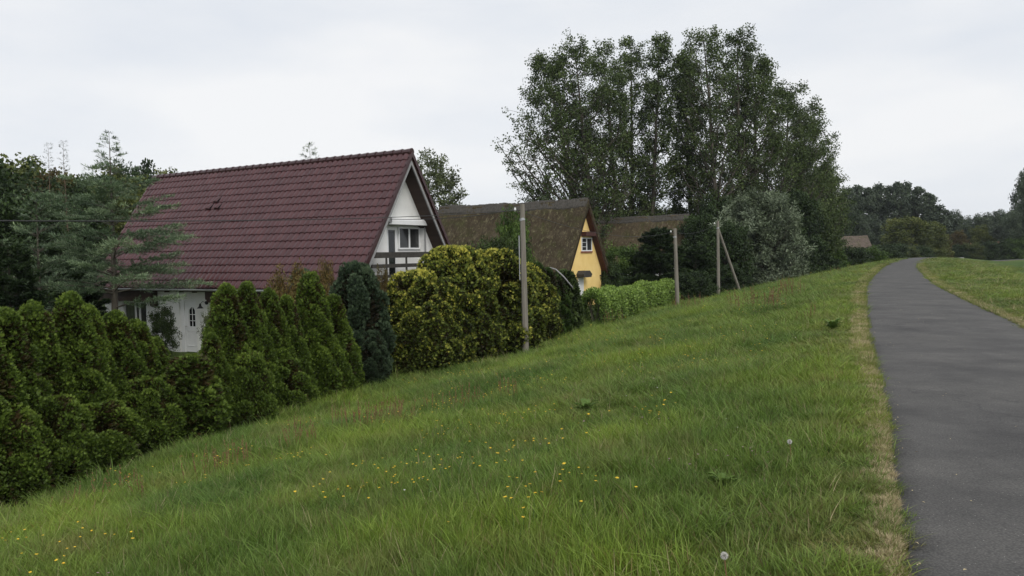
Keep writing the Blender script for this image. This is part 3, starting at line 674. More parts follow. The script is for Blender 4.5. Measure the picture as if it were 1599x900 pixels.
# --- generic broadleaf prototypes reused (copies share meshes)
def round_prof(w, lo=.3):
    return lambda t, ph: w*math.sqrt(max(.03, 1-((t-.52)/.52)**2))*(1+.15*math.sin(3*ph+t*7))
PA = [broad_mesh(30+i, 9, round_prof(3.2), .16, 46, 7, 44, .26, .2, .75, .2, elev=.7, inner=.45) for i in range(3)]
PB = [broad_mesh(40+i, 4, round_prof(2.0), .06, 40, 6, 46, .15, .115, .48, .07, elev=.6, inner=.5) for i in range(3)]
PF = [broad_mesh(50+i, 20, pop_prof(3.0, .5, .3), .26, 44, 6, 15, .5, .4, .8, .35, elev=1.3, inner=.35) for i in range(3)]
def proto(P, k, name, label, cat, px, py, Y, wpx, mat, h0, w0, gz=-2.0, group=None, bark='bark', rz=0):
    p = at(px, py, Y); H = (p[2]-gz)*.94; wm = wpx*Y/FPX
    return put_tree(name, label, cat, (p[0], Y, gz), P[k % 3], (M[bark], M[mat]), group, rz, (wm/w0, wm/w0, H/h0))
g_ = 'trees behind the white house'
for k, (px, py, Y, wpx, mt, lb) in enumerate([
    (14, 256, 50, 150, 'olive_leaf', 'green tree with bare twigs at the left edge of the photo, behind the cedar'),
    (70, 278, 47, 90, 'brown_leaf', 'reddish brown withering tree behind the two thin larch tops'),
    (126, 278, 60, 110, 'olive_leaf', 'olive green tree left of the pointed cedar top'),
    (186, 272, 56, 110, 'olive_leaf', 'round topped green tree right behind the pointed cedar top'),
    (224, 266, 62, 90, 'dark_leaf', 'darker green tree between the cedar top and the tiled roof'),
    (252, 268, 66, 80, 'olive_leaf', 'green tree just touching the far ridge end of the tiled roof'),
    (-45, 250, 42, 150, 'dark_leaf', 'dark tree cut off by the left edge of the photo'),
    (100, 290, 44, 110, 'dark_leaf', 'dark green tree low behind the cedar trunk'),
    (35, 305, 36, 120, 'dark_leaf', 'dark shadowy tree low behind the left thujas'),
    (205, 300, 50, 110, 'olive_leaf', 'low green tree against the rake of the tiled roof')]):
    proto(PA, k, 'broadleaf_tree', lb, 'tree', px, py, Y, wpx*1.05, mt, 9, 6.4, -2.0, g_, rz=k*1.3)
p = at(690, 248, 62); 
put_tree('birch_tree', 'light green loose crowned tree between the tiled roof and the thatched roof', 'tree', (p[0], 62, -2), broad_mesh(61, p[2]+2, lambda t, ph: 1.9*math.sqrt(max(.05, 1-((t-.6)/.5)**2)), .3, 34, 6, 34, .2, .11, .5, .1, lean=(-.4, 0), elev=1.1), (M['bark'], M['birch_leaf']))

# --- the right hand hedgerow and far trees
hr = [(1262, 372, 84, 62, 'dark_leaf'), (1290, 388, 92, 56, 'fresh_leaf'), (1316, 386, 100, 56, 'dark_leaf'), (1345, 389, 108, 50, 'fresh_leaf'), (1370, 386, 118, 52, 'dark_leaf'), (1393, 382, 128, 44, 'dark_leaf'), (1415, 387, 140, 36, 'olive_leaf'), (1434, 385, 152, 40, 'dark_leaf'), (1452, 388, 165, 36, 'olive_leaf')]
names_ = ['right beside the willow', 'second from the willow', 'largest of the row', 'below the left end of the distant thatched roof', 'below the right end of the distant thatched roof', 'just right of the distant thatched roof', 'small and olive by the bend', 'where the path bends away', 'farthest, past the bend']
for k, ((px, py, Y, wpx, mt), nm_) in enumerate(zip(hr, names_)):
    proto(PB, k, 'shrub', 'rounded green shrub in the roadside hedgerow, '+nm_, 'shrub', px, py, Y, wpx*1.2, mt, 4, 4.0, -2.1, 'hedgerow shrubs along the dike foot', rz=k)
for k, (px, py, Y, wpx, mt, lb) in enumerate([
    (1280, 268, 112, 44, 'poplar_leaf', 'tree filling the right foot of the poplar group above the hedgerow'),
    (1322, 320, 205, 44, 'dark_leaf', 'lower dark tree stepping down beside the distant thatched house'),
    (1236, 300, 88, 70, 'dark_leaf', 'dark tree standing right behind the silver willow'),
    (1272, 325, 92, 60, 'poplar_leaf', 'green tree between the willow and the hedgerow'),
    (1120, 312, 82, 60, 'dark_leaf', 'dark tree behind the leaning brace pole'),
    (1095, 335, 76, 56, 'dark_leaf', 'dark tree directly right of the third house gable'),
    (1170, 330, 84, 80, 'dark_leaf', 'dark tree hidden mostly behind the silver willow'),
    (1000, 326, 96, 70, 'dark_leaf', 'shaded tree low behind the third house roof, below the gap in the poplars'),
    (1052, 326, 98, 70, 'dark_leaf', 'shaded low tree over the middle of the third house ridge'),
    (1132, 350, 68, 60, 'dark_leaf', 'dark bushy tree at the back between the two straight wooden poles'),
    ]):
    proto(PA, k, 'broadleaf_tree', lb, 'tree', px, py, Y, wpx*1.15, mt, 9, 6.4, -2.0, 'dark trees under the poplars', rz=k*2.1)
fl = ['leftmost of the far poplar row, half behind the big group', 'second of the far poplar row', 'third of the far poplar row', 'fourth of the far poplar row', 'middle of the far poplar row', 'sixth of the far poplar row', 'seventh of the far poplar row', 'eighth of the far poplar row', 'last tall one of the far poplar row', 'shorter one below the right end of the far poplar row']
for k, (px, py, Y) in enumerate([(1322, 290, 205), (1339, 286, 212), (1356, 289, 208), (1373, 284, 214), (1388, 287, 209), (1404, 280, 206), (1419, 281, 212), (1434, 288, 207), (1449, 297, 202), (1463, 318, 200)]):
    proto(PF, k, 'poplar_tree', 'distant poplar, '+fl[k], 'tree', px, py, Y, 34 if k < 9 else 44, 'far_leaf_hazed', 20, 6.4, -2.0, 'far poplar row beyond the distant thatched house', rz=k*1.7)
ft = [(1335, 338, 205, 50, 'far_leaf_hazed', 'dark low tree behind the distant thatched roof, left'), (1378, 345, 203, 40, 'far_leaf_hazed', 'dark low tree right behind the distant thatched roof'),
 (1416, 340, 172, 62, 'olive_leaf', 'large olive bush tree in front of the far poplars'), (1452, 350, 178, 44, 'olive_leaf', 'olive tree above the bend of the path'), (1480, 332, 215, 34, 'far_leaf_hazed', 'tree stepping down right of the far poplar row'), (1468, 364, 182, 26, 'brown_leaf', 'reddish brown bush above the bend of the path'), (1496, 362, 190, 24, 'brown_leaf', 'brownish bush right of the blue grey roof'),
 (1500, 341, 235, 28, 'far_leaf_hazed', 'small tree in the dip of the far treeline'), (1516, 350, 230, 26, 'far_leaf_hazed', 'lowest tree in the dip of the far treeline'), (1533, 336, 225, 34, 'far_leaf_hazed', 'rounded tree right of the dip in the far treeline'), (1555, 332, 228, 34, 'far_leaf_hazed', 'rounded dark tree above the distant peach gable'), (1575, 342, 222, 34, 'far_leaf_hazed', 'dark tree between the peach gable and the right edge tree'), (1532, 354, 195, 26, 'olive_leaf', 'yellowish green tree left of the peach gable'),
 (1600, 272, 190, 36, 'far_leaf_hazed', 'tall tree cut by the right edge of the photo'), (1585, 330, 188, 30, 'far_leaf_hazed', 'low crown at the foot of the tall right edge tree'), (1632, 300, 185, 44, 'far_leaf_hazed', 'tree outside the right edge beside the tall one')]
for k, (px, py, Y, wpx, mt, lb) in enumerate(ft):
    p = at(px, py, Y); g = zt1(p[0], Y); proto(PA, k, 'broadleaf_tree', lb, 'tree', px, py, Y, wpx*1.1, mt, 9, 6.4, min(g, p[2]-3), 'far trees beyond the field', rz=k*1.9)
lb_ = ['by the bend', 'left of the white table', 'right behind the white table', 'below the blue grey roof', 'round and pale', 'dark, left of the peach gable', 'below the peach gable', 'right of the peach gable', 'bright, near the right edge', 'at the right edge']
for k, (px, py, wpx, mt) in enumerate([(1466, 383, 30, 'dark_leaf'), (1480, 385, 26, 'dark_leaf'), (1500, 383, 28, 'dark_leaf'), (1513, 382, 26, 'olive_leaf'), (1524, 383, 18, 'birch_leaf'), (1540, 378, 30, 'dark_leaf'), (1556, 382, 26, 'dark_leaf'), (1571, 377, 26, 'dark_leaf'), (1588, 373, 34, 'fresh_leaf'), (1612, 373, 36, 'fresh_leaf')]):
    p = at(px, py, 186); g = zt1(p[0], 186); proto(PB, k, 'shrub', 'low green shrub on the far field edge, '+lb_[k], 'shrub', px, py, 186, wpx*1.25, mt, 4, 4, min(g-.1, p[2]-1), 'shrubs on the far field edge', rz=k)

# --- silver willow
p, H = topH(1186, 308, 71)
put_tree('willow_tree', 'bushy silver green willow at the meadow edge right of the leaning brace pole', 'tree', (p[0]+.1, 71, -2), broad_mesh(71, H, lambda t, ph: 3.55*math.sqrt(max(.05, 1-((t-.42)/.6)**2))*(1+.12*math.sin(4*ph+9*t)), .04, 90, 9, 46, .30, .085, .55, .16, elev=.9, inner=.45, wig=.1), (M['bark'], M['willow_leaf']))

# --- conifers with whorled, layered boughs
def conifer_mesh(seed, H, prof, nb, Lc, Wc, elev0=.1, elev1=.6, droop=.25, dens=1., trunk_r=.16, base=.05, twigs=12, per=9, flat=.10, whorl=0):
    rg = np.random.default_rng(seed); zz = np.linspace(-.2, H, 10)
    wb = np.cumsum(rg.normal(0, .012*H/8, (10, 2)), 0); tr = np.c_[wb, zz]; rr = trunk_r*np.clip(1-zz/H, .03, 1)
    paths, rads = [tr], [rr]; LP, LT, LN, Tn = [], [], [], []
    for i in range(nb):
        t = base+(1-base)*(i+.5)/nb*.985; t = t if not whorl else (t if t > .85 else (math.floor(t*whorl)+rg.normal(.5, .12))/whorl); ph = i*2.39996+rg.normal(0, .3); R = prof(t, ph)*rg.uniform(.72, 1.12)
        if R < .05: R = .05
        a = np.array([np.interp(t*H, zz, wb[:, 0]), np.interp(t*H, zz, wb[:, 1]), t*H]); o = np.array([math.cos(ph), math.sin(ph), 0]); e = elev0+(elev1-elev0)*t+rg.normal(0, .08)
        tgt = a+o*R+np.array([0, 0, R*e]); mid = (a+tgt)/2+np.array([0, 0, R*droop]); pb = bezier(a, mid, tgt, 7)
        paths.append(pb); rads.append(np.linspace(max(trunk_r*.28*(1-t), .012)*min(1, R), .005, 7))
        n_t = max(3, int(twigs*R*dens)); sd = np.cross(o, [0, 0, 1]); ct = rg.normal(.5, .12)
        for k in range(n_t):
            f = rg.uniform(.12, 1)**.8; j = f*6; j0 = min(int(j), 5); q = pb[j0]+(pb[j0+1]-pb[j0])*(j-j0)
            s_ = rg.choice([-1, 1]); ln = R*.38*(1.1-f)+.10+.04*R; dr = unit(o*.75+sd*s_*rg.uniform(.3, 1.1)+np.array([0, 0, rg.normal(0, .12)]))
            m_ = max(3, int(per*(ln/.35+.4))); u_ = rg.random(m_)**.8
            P = q+dr*(u_*ln)[:, None]+rg.normal(0, flat*.3, (m_, 3))*np.array([1, 1, .5])
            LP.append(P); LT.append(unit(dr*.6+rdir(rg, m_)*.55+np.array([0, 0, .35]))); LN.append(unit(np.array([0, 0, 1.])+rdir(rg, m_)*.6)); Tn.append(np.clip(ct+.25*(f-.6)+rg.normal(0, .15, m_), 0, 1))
    V, F = tube_np(paths, rads, 5); tm = npmesh('trunk', V, F, 4, None, True)
    P = np.concatenate(LP); n = len(P)
    lv = cards(P, np.concatenate(LT), np.concatenate(LN), Lc*rg.uniform(.7, 1.3, n), Wc*rg.uniform(.7, 1.3, n), np.concatenate(Tn))
    return tm, npmesh('crown', lv[0], lv[1], 4, {'tint': lv[2]})
p, H = topH(160, 205, 27)
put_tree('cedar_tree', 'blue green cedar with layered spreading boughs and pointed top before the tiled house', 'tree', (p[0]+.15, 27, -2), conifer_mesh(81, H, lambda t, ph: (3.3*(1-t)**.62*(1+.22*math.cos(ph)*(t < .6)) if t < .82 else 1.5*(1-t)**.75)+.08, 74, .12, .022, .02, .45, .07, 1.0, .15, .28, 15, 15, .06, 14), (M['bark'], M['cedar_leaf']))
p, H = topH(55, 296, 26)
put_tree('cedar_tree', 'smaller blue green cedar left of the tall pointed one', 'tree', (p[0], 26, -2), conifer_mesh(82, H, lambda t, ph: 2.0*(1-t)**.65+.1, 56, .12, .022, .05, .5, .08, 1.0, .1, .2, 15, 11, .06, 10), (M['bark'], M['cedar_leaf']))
larch = conifer_mesh(83, 9, lambda t, ph: (.62*(1-t)+.08 if t > .80 else .28), 60, .12, .02, .3, .7, 0, .8, .09, .5, 16, 5)
for px, py, k, lb in ((75, 222, 1, 'thin tree with sparse twiggy top, left of the twin pair above the cedar'), (98, 219, .97, 'thin tree with sparse twiggy top, right of the twin pair above the cedar')):
    p, H = topH(px, py, 40); put_tree('larch_tree', lb, 'tree', (p[0], 40, -2), larch, (M['bark_red'], M['dark_leaf']), 'twin thin tree tops', px, (1, 1, H/9))
p, H = topH(486, 222, 44)
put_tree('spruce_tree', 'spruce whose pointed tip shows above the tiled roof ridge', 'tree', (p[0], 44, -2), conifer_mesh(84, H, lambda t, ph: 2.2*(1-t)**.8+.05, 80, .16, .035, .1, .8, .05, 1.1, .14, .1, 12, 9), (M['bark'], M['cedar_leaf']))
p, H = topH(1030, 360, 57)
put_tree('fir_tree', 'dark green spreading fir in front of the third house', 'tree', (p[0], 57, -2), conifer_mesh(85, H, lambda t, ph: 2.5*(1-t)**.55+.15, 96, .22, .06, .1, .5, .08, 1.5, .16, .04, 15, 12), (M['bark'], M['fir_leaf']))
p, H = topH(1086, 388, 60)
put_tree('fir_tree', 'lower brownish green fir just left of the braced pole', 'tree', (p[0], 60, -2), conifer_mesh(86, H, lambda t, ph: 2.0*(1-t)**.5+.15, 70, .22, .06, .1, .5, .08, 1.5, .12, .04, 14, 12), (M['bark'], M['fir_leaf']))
yew = conifer_mesh(87, 6, lambda t, ph: 2.0*(1-t)**.5+.1, 90, .2, .07, .1, .6, .05, 1.5, .14, .03, 13, 12)
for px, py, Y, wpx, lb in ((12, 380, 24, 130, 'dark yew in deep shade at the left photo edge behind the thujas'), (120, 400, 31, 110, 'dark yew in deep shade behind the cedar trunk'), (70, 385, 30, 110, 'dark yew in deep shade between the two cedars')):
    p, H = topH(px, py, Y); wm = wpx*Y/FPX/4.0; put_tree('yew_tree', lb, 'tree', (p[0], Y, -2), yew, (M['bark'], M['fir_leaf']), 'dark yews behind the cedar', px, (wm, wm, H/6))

# --- lobed evergreen shrubs (thuja, cypress)
def lobed_mesh(seed, H, prof, nl, nspray, L, W, lr0=.3, lr1=.12, fan=3, stretch=1.6, up=.8, jit=.5, hemi=-.25, core=.18, tipg=.25, sx=1., sy=1., tb=.6, spread=.45, htint=0.):
    rg = np.random.default_rng(seed); C, R_l, S_ = [], [], []
    for i in range(nl):
        t = ((i+.5)/nl)**1.15; ph = i*2.39996+rg.normal(0, .25); rl = (lr0+(lr1-lr0)*t)*rg.uniform(.75, 1.25); R = prof(t)
        r = max(R-rl*.6, 0)*rg.uniform(.86, 1.1); C.append((r*math.cos(ph)*sx, r*math.sin(ph)*sy, min(t*(H-rl*.5)+rl*.6, H-rl*1.1))); R_l.append(rl); S_.append(1+(stretch-1)*t)
    C.append((0, 0, H-lr1*1.5)); R_l.append(lr1*.9); S_.append(stretch)
    C = np.array(C); R_l = np.array(R_l); S_ = np.array(S_); wgt = R_l**2*S_; wgt /= wgt.sum()
    ci = rg.choice(len(C), nspray, p=wgt); d = rdir(rg, nspray)
    out = unit(C*np.array([1/sx, 1/sy, 0])+1e-6)[ci]; dot = (d*out).sum(1)+.45*d[:, 2]
    keep = dot > hemi-.3*rg.random(nspray); ci, d, out = ci[keep], d[keep], out[keep]; n = len(ci)
    dd = rg.uniform(.72, 1.06, n)
    P = C[ci]+d*(R_l[ci]*dd)[:, None]*np.c_[np.ones(n), np.ones(n), S_[ci]]
    axis = unit(d*.8+np.array([0, 0, up])+rdir(rg, n)*jit)
    ltint = rg.normal(0, .09, len(C))[ci]
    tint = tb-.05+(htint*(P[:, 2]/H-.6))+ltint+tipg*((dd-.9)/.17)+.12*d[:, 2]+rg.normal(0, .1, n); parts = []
    sidev = unit(np.cross(axis, rdir(rg, n)))
    for k in range(fan):
        s_ = (k-(fan-1)/2)*spread; T = unit(axis+sidev*s_+rdir(rg, n)*.12); nn = unit(np.cross(sidev, axis)+rdir(rg, n)*.3)
        parts.append(cards(P-axis*L*.3, T, nn, L*rg.uniform(.7, 1.25, n), W*rg.uniform(.8, 1.2, n), tint+.05*(k % 2)))
    # brown inner twigs
    m_ = int(nspray*core); t = rg.random(m_)*.93; ph = rg.random(m_)*6.283; rr = np.array([prof(q) for q in t])*rg.uniform(.35, .8, m_)
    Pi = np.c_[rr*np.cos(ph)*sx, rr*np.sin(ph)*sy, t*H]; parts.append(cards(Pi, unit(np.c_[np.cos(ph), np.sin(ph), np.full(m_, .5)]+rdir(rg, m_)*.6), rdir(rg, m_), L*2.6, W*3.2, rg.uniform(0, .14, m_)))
    F, k_ = [], 0
    for q in parts: F.append(q[1]+k_); k_ += len(q[0])
    cm = npmesh('foliage', np.concatenate([q[0] for q in parts]), np.concatenate(F), 4, {'tint': np.clip(np.concatenate([q[2] for q in parts]), 0, 1)})
    # stem with inner boughs
    pt = [np.array([[0, 0, -.15], [.02, 0, H*.5], [0, .01, H*.9]])]; rd = [np.array([.07, .045, .012])*max(1, H/3)]
    for i in range(26):
        t = rg.uniform(.03, .8); ph = rg.random()*6.28; r = prof(t)*.75; pt.append(np.array([[0, 0, t*H*.8], [r*.5*math.cos(ph)*sx, r*.5*math.sin(ph)*sy, t*H*.85], [r*math.cos(ph)*sx, r*math.sin(ph)*sy, t*H]])); rd.append(np.array([.025, .015, .006]))
    V, F = tube_np(pt, rd, 5); return npmesh('stem', V, F, 4, None, True), cm
def cone_prof(w, p=.8, b=.12): return lambda t: w*(min(1, (t+b)/(b+.12))**.5)*(1-t)**p+.05
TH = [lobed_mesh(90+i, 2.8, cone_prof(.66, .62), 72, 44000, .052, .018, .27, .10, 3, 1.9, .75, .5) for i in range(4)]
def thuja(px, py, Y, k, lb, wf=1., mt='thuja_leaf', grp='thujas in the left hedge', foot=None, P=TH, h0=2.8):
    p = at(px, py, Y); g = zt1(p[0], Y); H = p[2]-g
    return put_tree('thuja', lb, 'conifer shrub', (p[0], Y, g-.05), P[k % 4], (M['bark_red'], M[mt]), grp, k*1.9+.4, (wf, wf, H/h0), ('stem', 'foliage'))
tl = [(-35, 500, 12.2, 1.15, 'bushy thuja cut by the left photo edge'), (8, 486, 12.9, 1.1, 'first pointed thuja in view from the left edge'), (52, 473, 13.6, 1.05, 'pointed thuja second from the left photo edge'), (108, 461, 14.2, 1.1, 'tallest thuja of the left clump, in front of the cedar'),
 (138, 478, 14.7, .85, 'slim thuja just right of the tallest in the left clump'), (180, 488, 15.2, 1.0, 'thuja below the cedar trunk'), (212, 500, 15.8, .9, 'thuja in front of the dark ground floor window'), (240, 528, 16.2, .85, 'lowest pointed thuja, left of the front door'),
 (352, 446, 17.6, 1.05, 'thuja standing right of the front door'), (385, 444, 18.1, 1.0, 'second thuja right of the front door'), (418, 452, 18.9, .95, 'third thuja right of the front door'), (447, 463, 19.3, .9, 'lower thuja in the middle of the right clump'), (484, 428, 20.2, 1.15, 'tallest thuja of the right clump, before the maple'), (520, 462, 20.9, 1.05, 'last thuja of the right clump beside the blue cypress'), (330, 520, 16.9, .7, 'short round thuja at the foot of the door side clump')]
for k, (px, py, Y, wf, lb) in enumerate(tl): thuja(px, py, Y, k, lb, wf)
RM_ = [lobed_mesh(108+q, 1.5, cone_prof(.78, .38), 26, 24000, .052, .018, .30, .24, 3, 1.0, .6, .6) for q in range(2)]
for k, (px, py, Y, wf, lb) in enumerate([(5, 640, 12.15, .95, 'low rounded thuja cushions at the bottom left foot of the hedge'), (78, 612, 13.05, .9, 'low rounded thuja in front of the tallest of the left clump'), (150, 622, 13.95, 1.0, 'low rounded thuja at the hedge foot below the cedar'), (222, 585, 15.1, .85, 'low rounded thuja left of the feathery gap shrub'), (385, 545, 17.45, .8, 'low rounded thuja at the foot of the door side clump'), (440, 556, 18.7, .9, 'low rounded thuja at the foot of the maple side clump'), (505, 520, 20.3, .8, 'low rounded thuja near the dark blue green cypress')]):
    thuja(px, py, Y, k, lb, wf, P=[RM_[0], RM_[1]]*2, h0=1.5)
sh = lobed_mesh(99, 1.9, cone_prof(.62, .45), 34, 16000, .085, .03, .26, .16, 3, 1.1, .55, .7)
p = at(296, 556, 15.9); put_tree('cypress_shrub', 'lower feathery shrub filling the hedge gap below the front door', 'shrub', (p[0], 15.9, -1.95), sh, (M['bark_red'], M['thuja_leaf']), None, 0, (1.05, 1.05, (p[2]+1.95)/1.9), ('stem', 'foliage'))
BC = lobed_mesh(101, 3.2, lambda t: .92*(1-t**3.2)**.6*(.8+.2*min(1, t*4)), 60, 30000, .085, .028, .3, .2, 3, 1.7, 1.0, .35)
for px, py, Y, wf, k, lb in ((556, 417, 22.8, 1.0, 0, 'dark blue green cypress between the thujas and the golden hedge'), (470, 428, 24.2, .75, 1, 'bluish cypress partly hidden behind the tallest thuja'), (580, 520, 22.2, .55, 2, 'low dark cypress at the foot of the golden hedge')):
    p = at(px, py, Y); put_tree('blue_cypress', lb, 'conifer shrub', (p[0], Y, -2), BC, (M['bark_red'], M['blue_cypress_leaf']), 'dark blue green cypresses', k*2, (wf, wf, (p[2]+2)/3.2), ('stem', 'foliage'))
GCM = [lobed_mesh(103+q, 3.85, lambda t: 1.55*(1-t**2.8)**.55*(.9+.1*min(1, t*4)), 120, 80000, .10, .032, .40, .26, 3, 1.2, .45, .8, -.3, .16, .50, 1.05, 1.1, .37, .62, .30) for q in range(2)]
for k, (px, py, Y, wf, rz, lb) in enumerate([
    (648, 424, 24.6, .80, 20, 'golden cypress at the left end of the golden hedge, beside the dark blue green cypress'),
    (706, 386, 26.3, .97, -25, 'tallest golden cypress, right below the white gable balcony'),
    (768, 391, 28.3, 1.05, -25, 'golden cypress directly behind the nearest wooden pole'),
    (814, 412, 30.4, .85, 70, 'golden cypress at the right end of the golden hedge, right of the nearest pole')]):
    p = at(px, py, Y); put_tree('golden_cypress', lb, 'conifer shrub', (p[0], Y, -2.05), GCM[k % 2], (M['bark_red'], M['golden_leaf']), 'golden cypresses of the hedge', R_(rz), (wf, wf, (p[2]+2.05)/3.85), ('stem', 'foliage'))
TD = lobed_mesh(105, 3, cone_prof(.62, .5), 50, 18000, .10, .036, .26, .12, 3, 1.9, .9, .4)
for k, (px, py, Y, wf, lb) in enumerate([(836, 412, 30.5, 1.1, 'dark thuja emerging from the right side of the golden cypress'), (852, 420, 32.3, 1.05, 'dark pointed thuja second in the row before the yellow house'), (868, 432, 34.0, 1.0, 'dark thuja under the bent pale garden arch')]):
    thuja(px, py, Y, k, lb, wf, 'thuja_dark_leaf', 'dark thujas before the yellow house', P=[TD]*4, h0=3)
IV = lobed_mesh(106, 2.6, lambda t: .85*(1-t**2.4)**.55, 40, 13000, .13, .06, .28, .2, 2, 1.4, -.2, .7)
p = at(881, 424, 36.2); put_tree('weeping_shrub', 'dark drooping rounded shrub beside the yellow wall, under the arch', 'shrub', (p[0], 36.2, -2), IV, (M['bark_red'], M['ivy_leaf']), None, 0, (.92, .95, (p[2]+2)/2.6), ('stem', 'foliage'))
a_ = [at(858, 418, 35.6), at(868, 421, 35.6), at(880, 432, 35.6), at(893, 448, 35.6), at(902, 466, 37.2), at(894, 508, 37.4)]
q_ = MB(); q_.tube(a_, .035, 6); tag(q_.build('garden_arch', M['barge_grey'], None, smooth=True), 'bent pale grey metal hoop arching over the dark shrub beside the yellow house', 'garden arch')

# --- more garden plants
def put_b(name, lb, cat, px, py, Y, wpx, mt, k=0, gz=-2.0, P=PB, h0=4, w0=4.):
    return proto(P, k, name, lb, cat, px, py, Y, wpx, mt, h0, w0, gz)
SM = [broad_mesh(120+i, 2.2, round_prof(.85), .08, 30, 6, 42, .07, .05, .22, .03, elev=.7, inner=.4, wig=.1) for i in range(3)]
def small(name, lb, px, py, Y, wpx, mt, k=0, gz=-2.0): return proto(SM, k, name, lb, 'shrub', px, py, Y, wpx, mt, 2.2, 1.7, gz)
small('climbing_shrub', 'dark green climbing shrub on the white wall left of the front door', 252, 481, 29.6, 44, 'ivy_leaf', 0)
small('rose_bush', 'light loose rose bush against the wall right of the front door', 329, 484, 28.0, 28, 'birch_leaf', 1)
small('maple_shrub', 'orange leaved maple peeking over the thujas before the tiled roof', 450, 424, 23.0, 66, 'maple_leaf', 2)
small('maple_shrub', 'second reddish maple sprig right of the tallest thuja', 505, 412, 24.2, 40, 'maple_leaf', 0)
small('rose_bush', 'pinkish brown bush between the blue cypress and the golden hedge', 592, 425, 24.3, 34, 'brown_leaf', 1)
put_b('garden_tree', 'light green airy tree rising in front of the mossy thatched roof', 'tree', 806, 338, 41, 56, 'fresh_leaf', 1)
put_b('juniper', 'dark green bush under the round thatch dormer', 'shrub', 775, 374, 38, 76, 'ivy_leaf', 2)
put_b('garden_shrub', 'bright green bush right of the yellow house', 'shrub', 975, 388, 59, 70, 'fresh_leaf', 0)
put_b('garden_shrub', 'dark bush against the right corner of the yellow house', 'shrub', 955, 412, 56, 40, 'dark_leaf', 1)
put_b('garden_shrub', 'low dark bush at the foot of the first fir by the second pole', 'shrub', 1085, 425, 54, 60, 'dark_leaf', 2)
put_b('garden_shrub', 'low dark bush between the straight pole and its brace', 'shrub', 1138, 415, 61, 50, 'dark_leaf', 0)
put_b('garden_shrub', 'green bush at the left foot of the silver willow', 'shrub', 1160, 432, 66, 40, 'dark_leaf', 1)
put_b('garden_shrub', 'dark green bush at the right foot of the silver willow', 'shrub', 1238, 400, 77, 50, 'dark_leaf', 2)

# --- clipped laurel hedge
rg = np.random.default_rng(7); a = np.array([3.75, 38.2]); b_ = np.array([10.2, 51.5]); Lh = np.linalg.norm(b_-a); dh = (b_-a)/Lh; nh = np.array([-dh[1], dh[0]])
n = 46000; u = rg.random(n)*Lh; wv_ = rg.uniform(-1, 1, n); ang = rg.random(n)*math.pi*1.0
hh = 1.62+.09*np.sin(u*.9)+.07*np.sin(u*2.3+1)+.05*np.sin(u*5.1); ww = .72+.12*np.sin(u*1.4)+.08*np.sin(u*3.7+2)
sup = 2.6; ca, sa = np.cos(ang), np.sin(ang); rr = (np.abs(ca)**sup+np.abs(sa)**sup)**(-1/sup); dep = rg.uniform(.82, 1.07, n)
endf = np.minimum(1, np.minimum(u+.15, Lh-u+.15)/.6)**.4
lx = ca*rr*ww*dep*endf; lz = .12+sa*rr*(hh-.12)*dep*(.9+.1*endf)
P = np.c_[a[0]+dh[0]*u+nh[0]*lx, a[1]+dh[1]*u+nh[1]*lx, -2+lz]; o = np.c_[nh[0]*ca, nh[1]*ca, sa]
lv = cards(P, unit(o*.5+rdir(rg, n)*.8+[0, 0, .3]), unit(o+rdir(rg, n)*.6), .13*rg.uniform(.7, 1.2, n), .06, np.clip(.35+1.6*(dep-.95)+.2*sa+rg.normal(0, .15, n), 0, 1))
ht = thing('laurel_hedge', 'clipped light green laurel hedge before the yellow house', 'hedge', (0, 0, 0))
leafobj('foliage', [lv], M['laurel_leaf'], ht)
pt, rd = [], []
for u_ in np.arange(.4, Lh, .45):
    c_ = a+dh*u_
    for _ in range(3): e_ = rg.normal(0, .25, 2); pt.append(np.array([[c_[0], c_[1], -2.1], [c_[0]+e_[0]*.6, c_[1]+e_[1]*.6, -1.4], [c_[0]+e_[0], c_[1]+e_[1], -.7]])); rd.append(np.array([.03, .02, .008]))
V, F = tube_np(pt, rd, 5); link('stems', npmesh('stems', V, F, 4, None, True), ht, M['bark'])

# ------------------------------------------------------------------ meadow grass (nobody could count it)
def grassmat(name, stops, dry):
    m, t, b = mat_new(name)
    c = ramp(t, stops, attr(t, 'tint').outputs['Fac'])
    big = wnoise(t, .32, 4, .6)
    c = mixc(t, c, ramp(t, [(.36, (.62, .74, .72)), (.5, (1, 1, 1)), (.62, (1.34, 1.26, .95))], big), 1., 'MULTIPLY')
    c = mixc(t, c, dry, ramp(t, [(.52, (0, 0, 0)), (.72, (.75, .75, .75))], wnoise(t, .75, 5, .7)))
    t.links.new(c, b.inputs['Base Color']); b.inputs['Roughness'].default_value = .5; b.inputs['Specular IOR Level'].default_value = .25
    tr = t.nodes.new('ShaderNodeBsdfTranslucent'); t.links.new(c, tr.inputs[0]); ms = t.nodes.new('ShaderNodeMixShader'); ms.inputs[0].default_value = .3
    t.links.new(b.outputs[0], ms.inputs[1]); t.links.new(tr.outputs[0], ms.inputs[2]); t.links.new(ms.outputs[0], t.nodes['Material Output'].inputs[0])
    return m
M['grass_short'] = grassmat('grass_short', [(0, (.22, .17, .08)), (.2, (.085, .12, .026)), (.55, (.160, .208, .044)), (1, (.27, .315, .09))], (.28, .225, .095))
M['grass'] = grassmat('grass', [(0, (.18, .14, .065)), (.15, (.08, .13, .022)), (.55, (.148, .232, .038)), (1, (.26, .36, .088))], (.24, .23, .08))
M['straw'] = simple('straw', (.34, .275, .155), (.52, .44, .27), 20, .8)
M['sorrel'] = simple('sorrel', (.15, .075, .04), (.26, .15, .08), 9, .8)
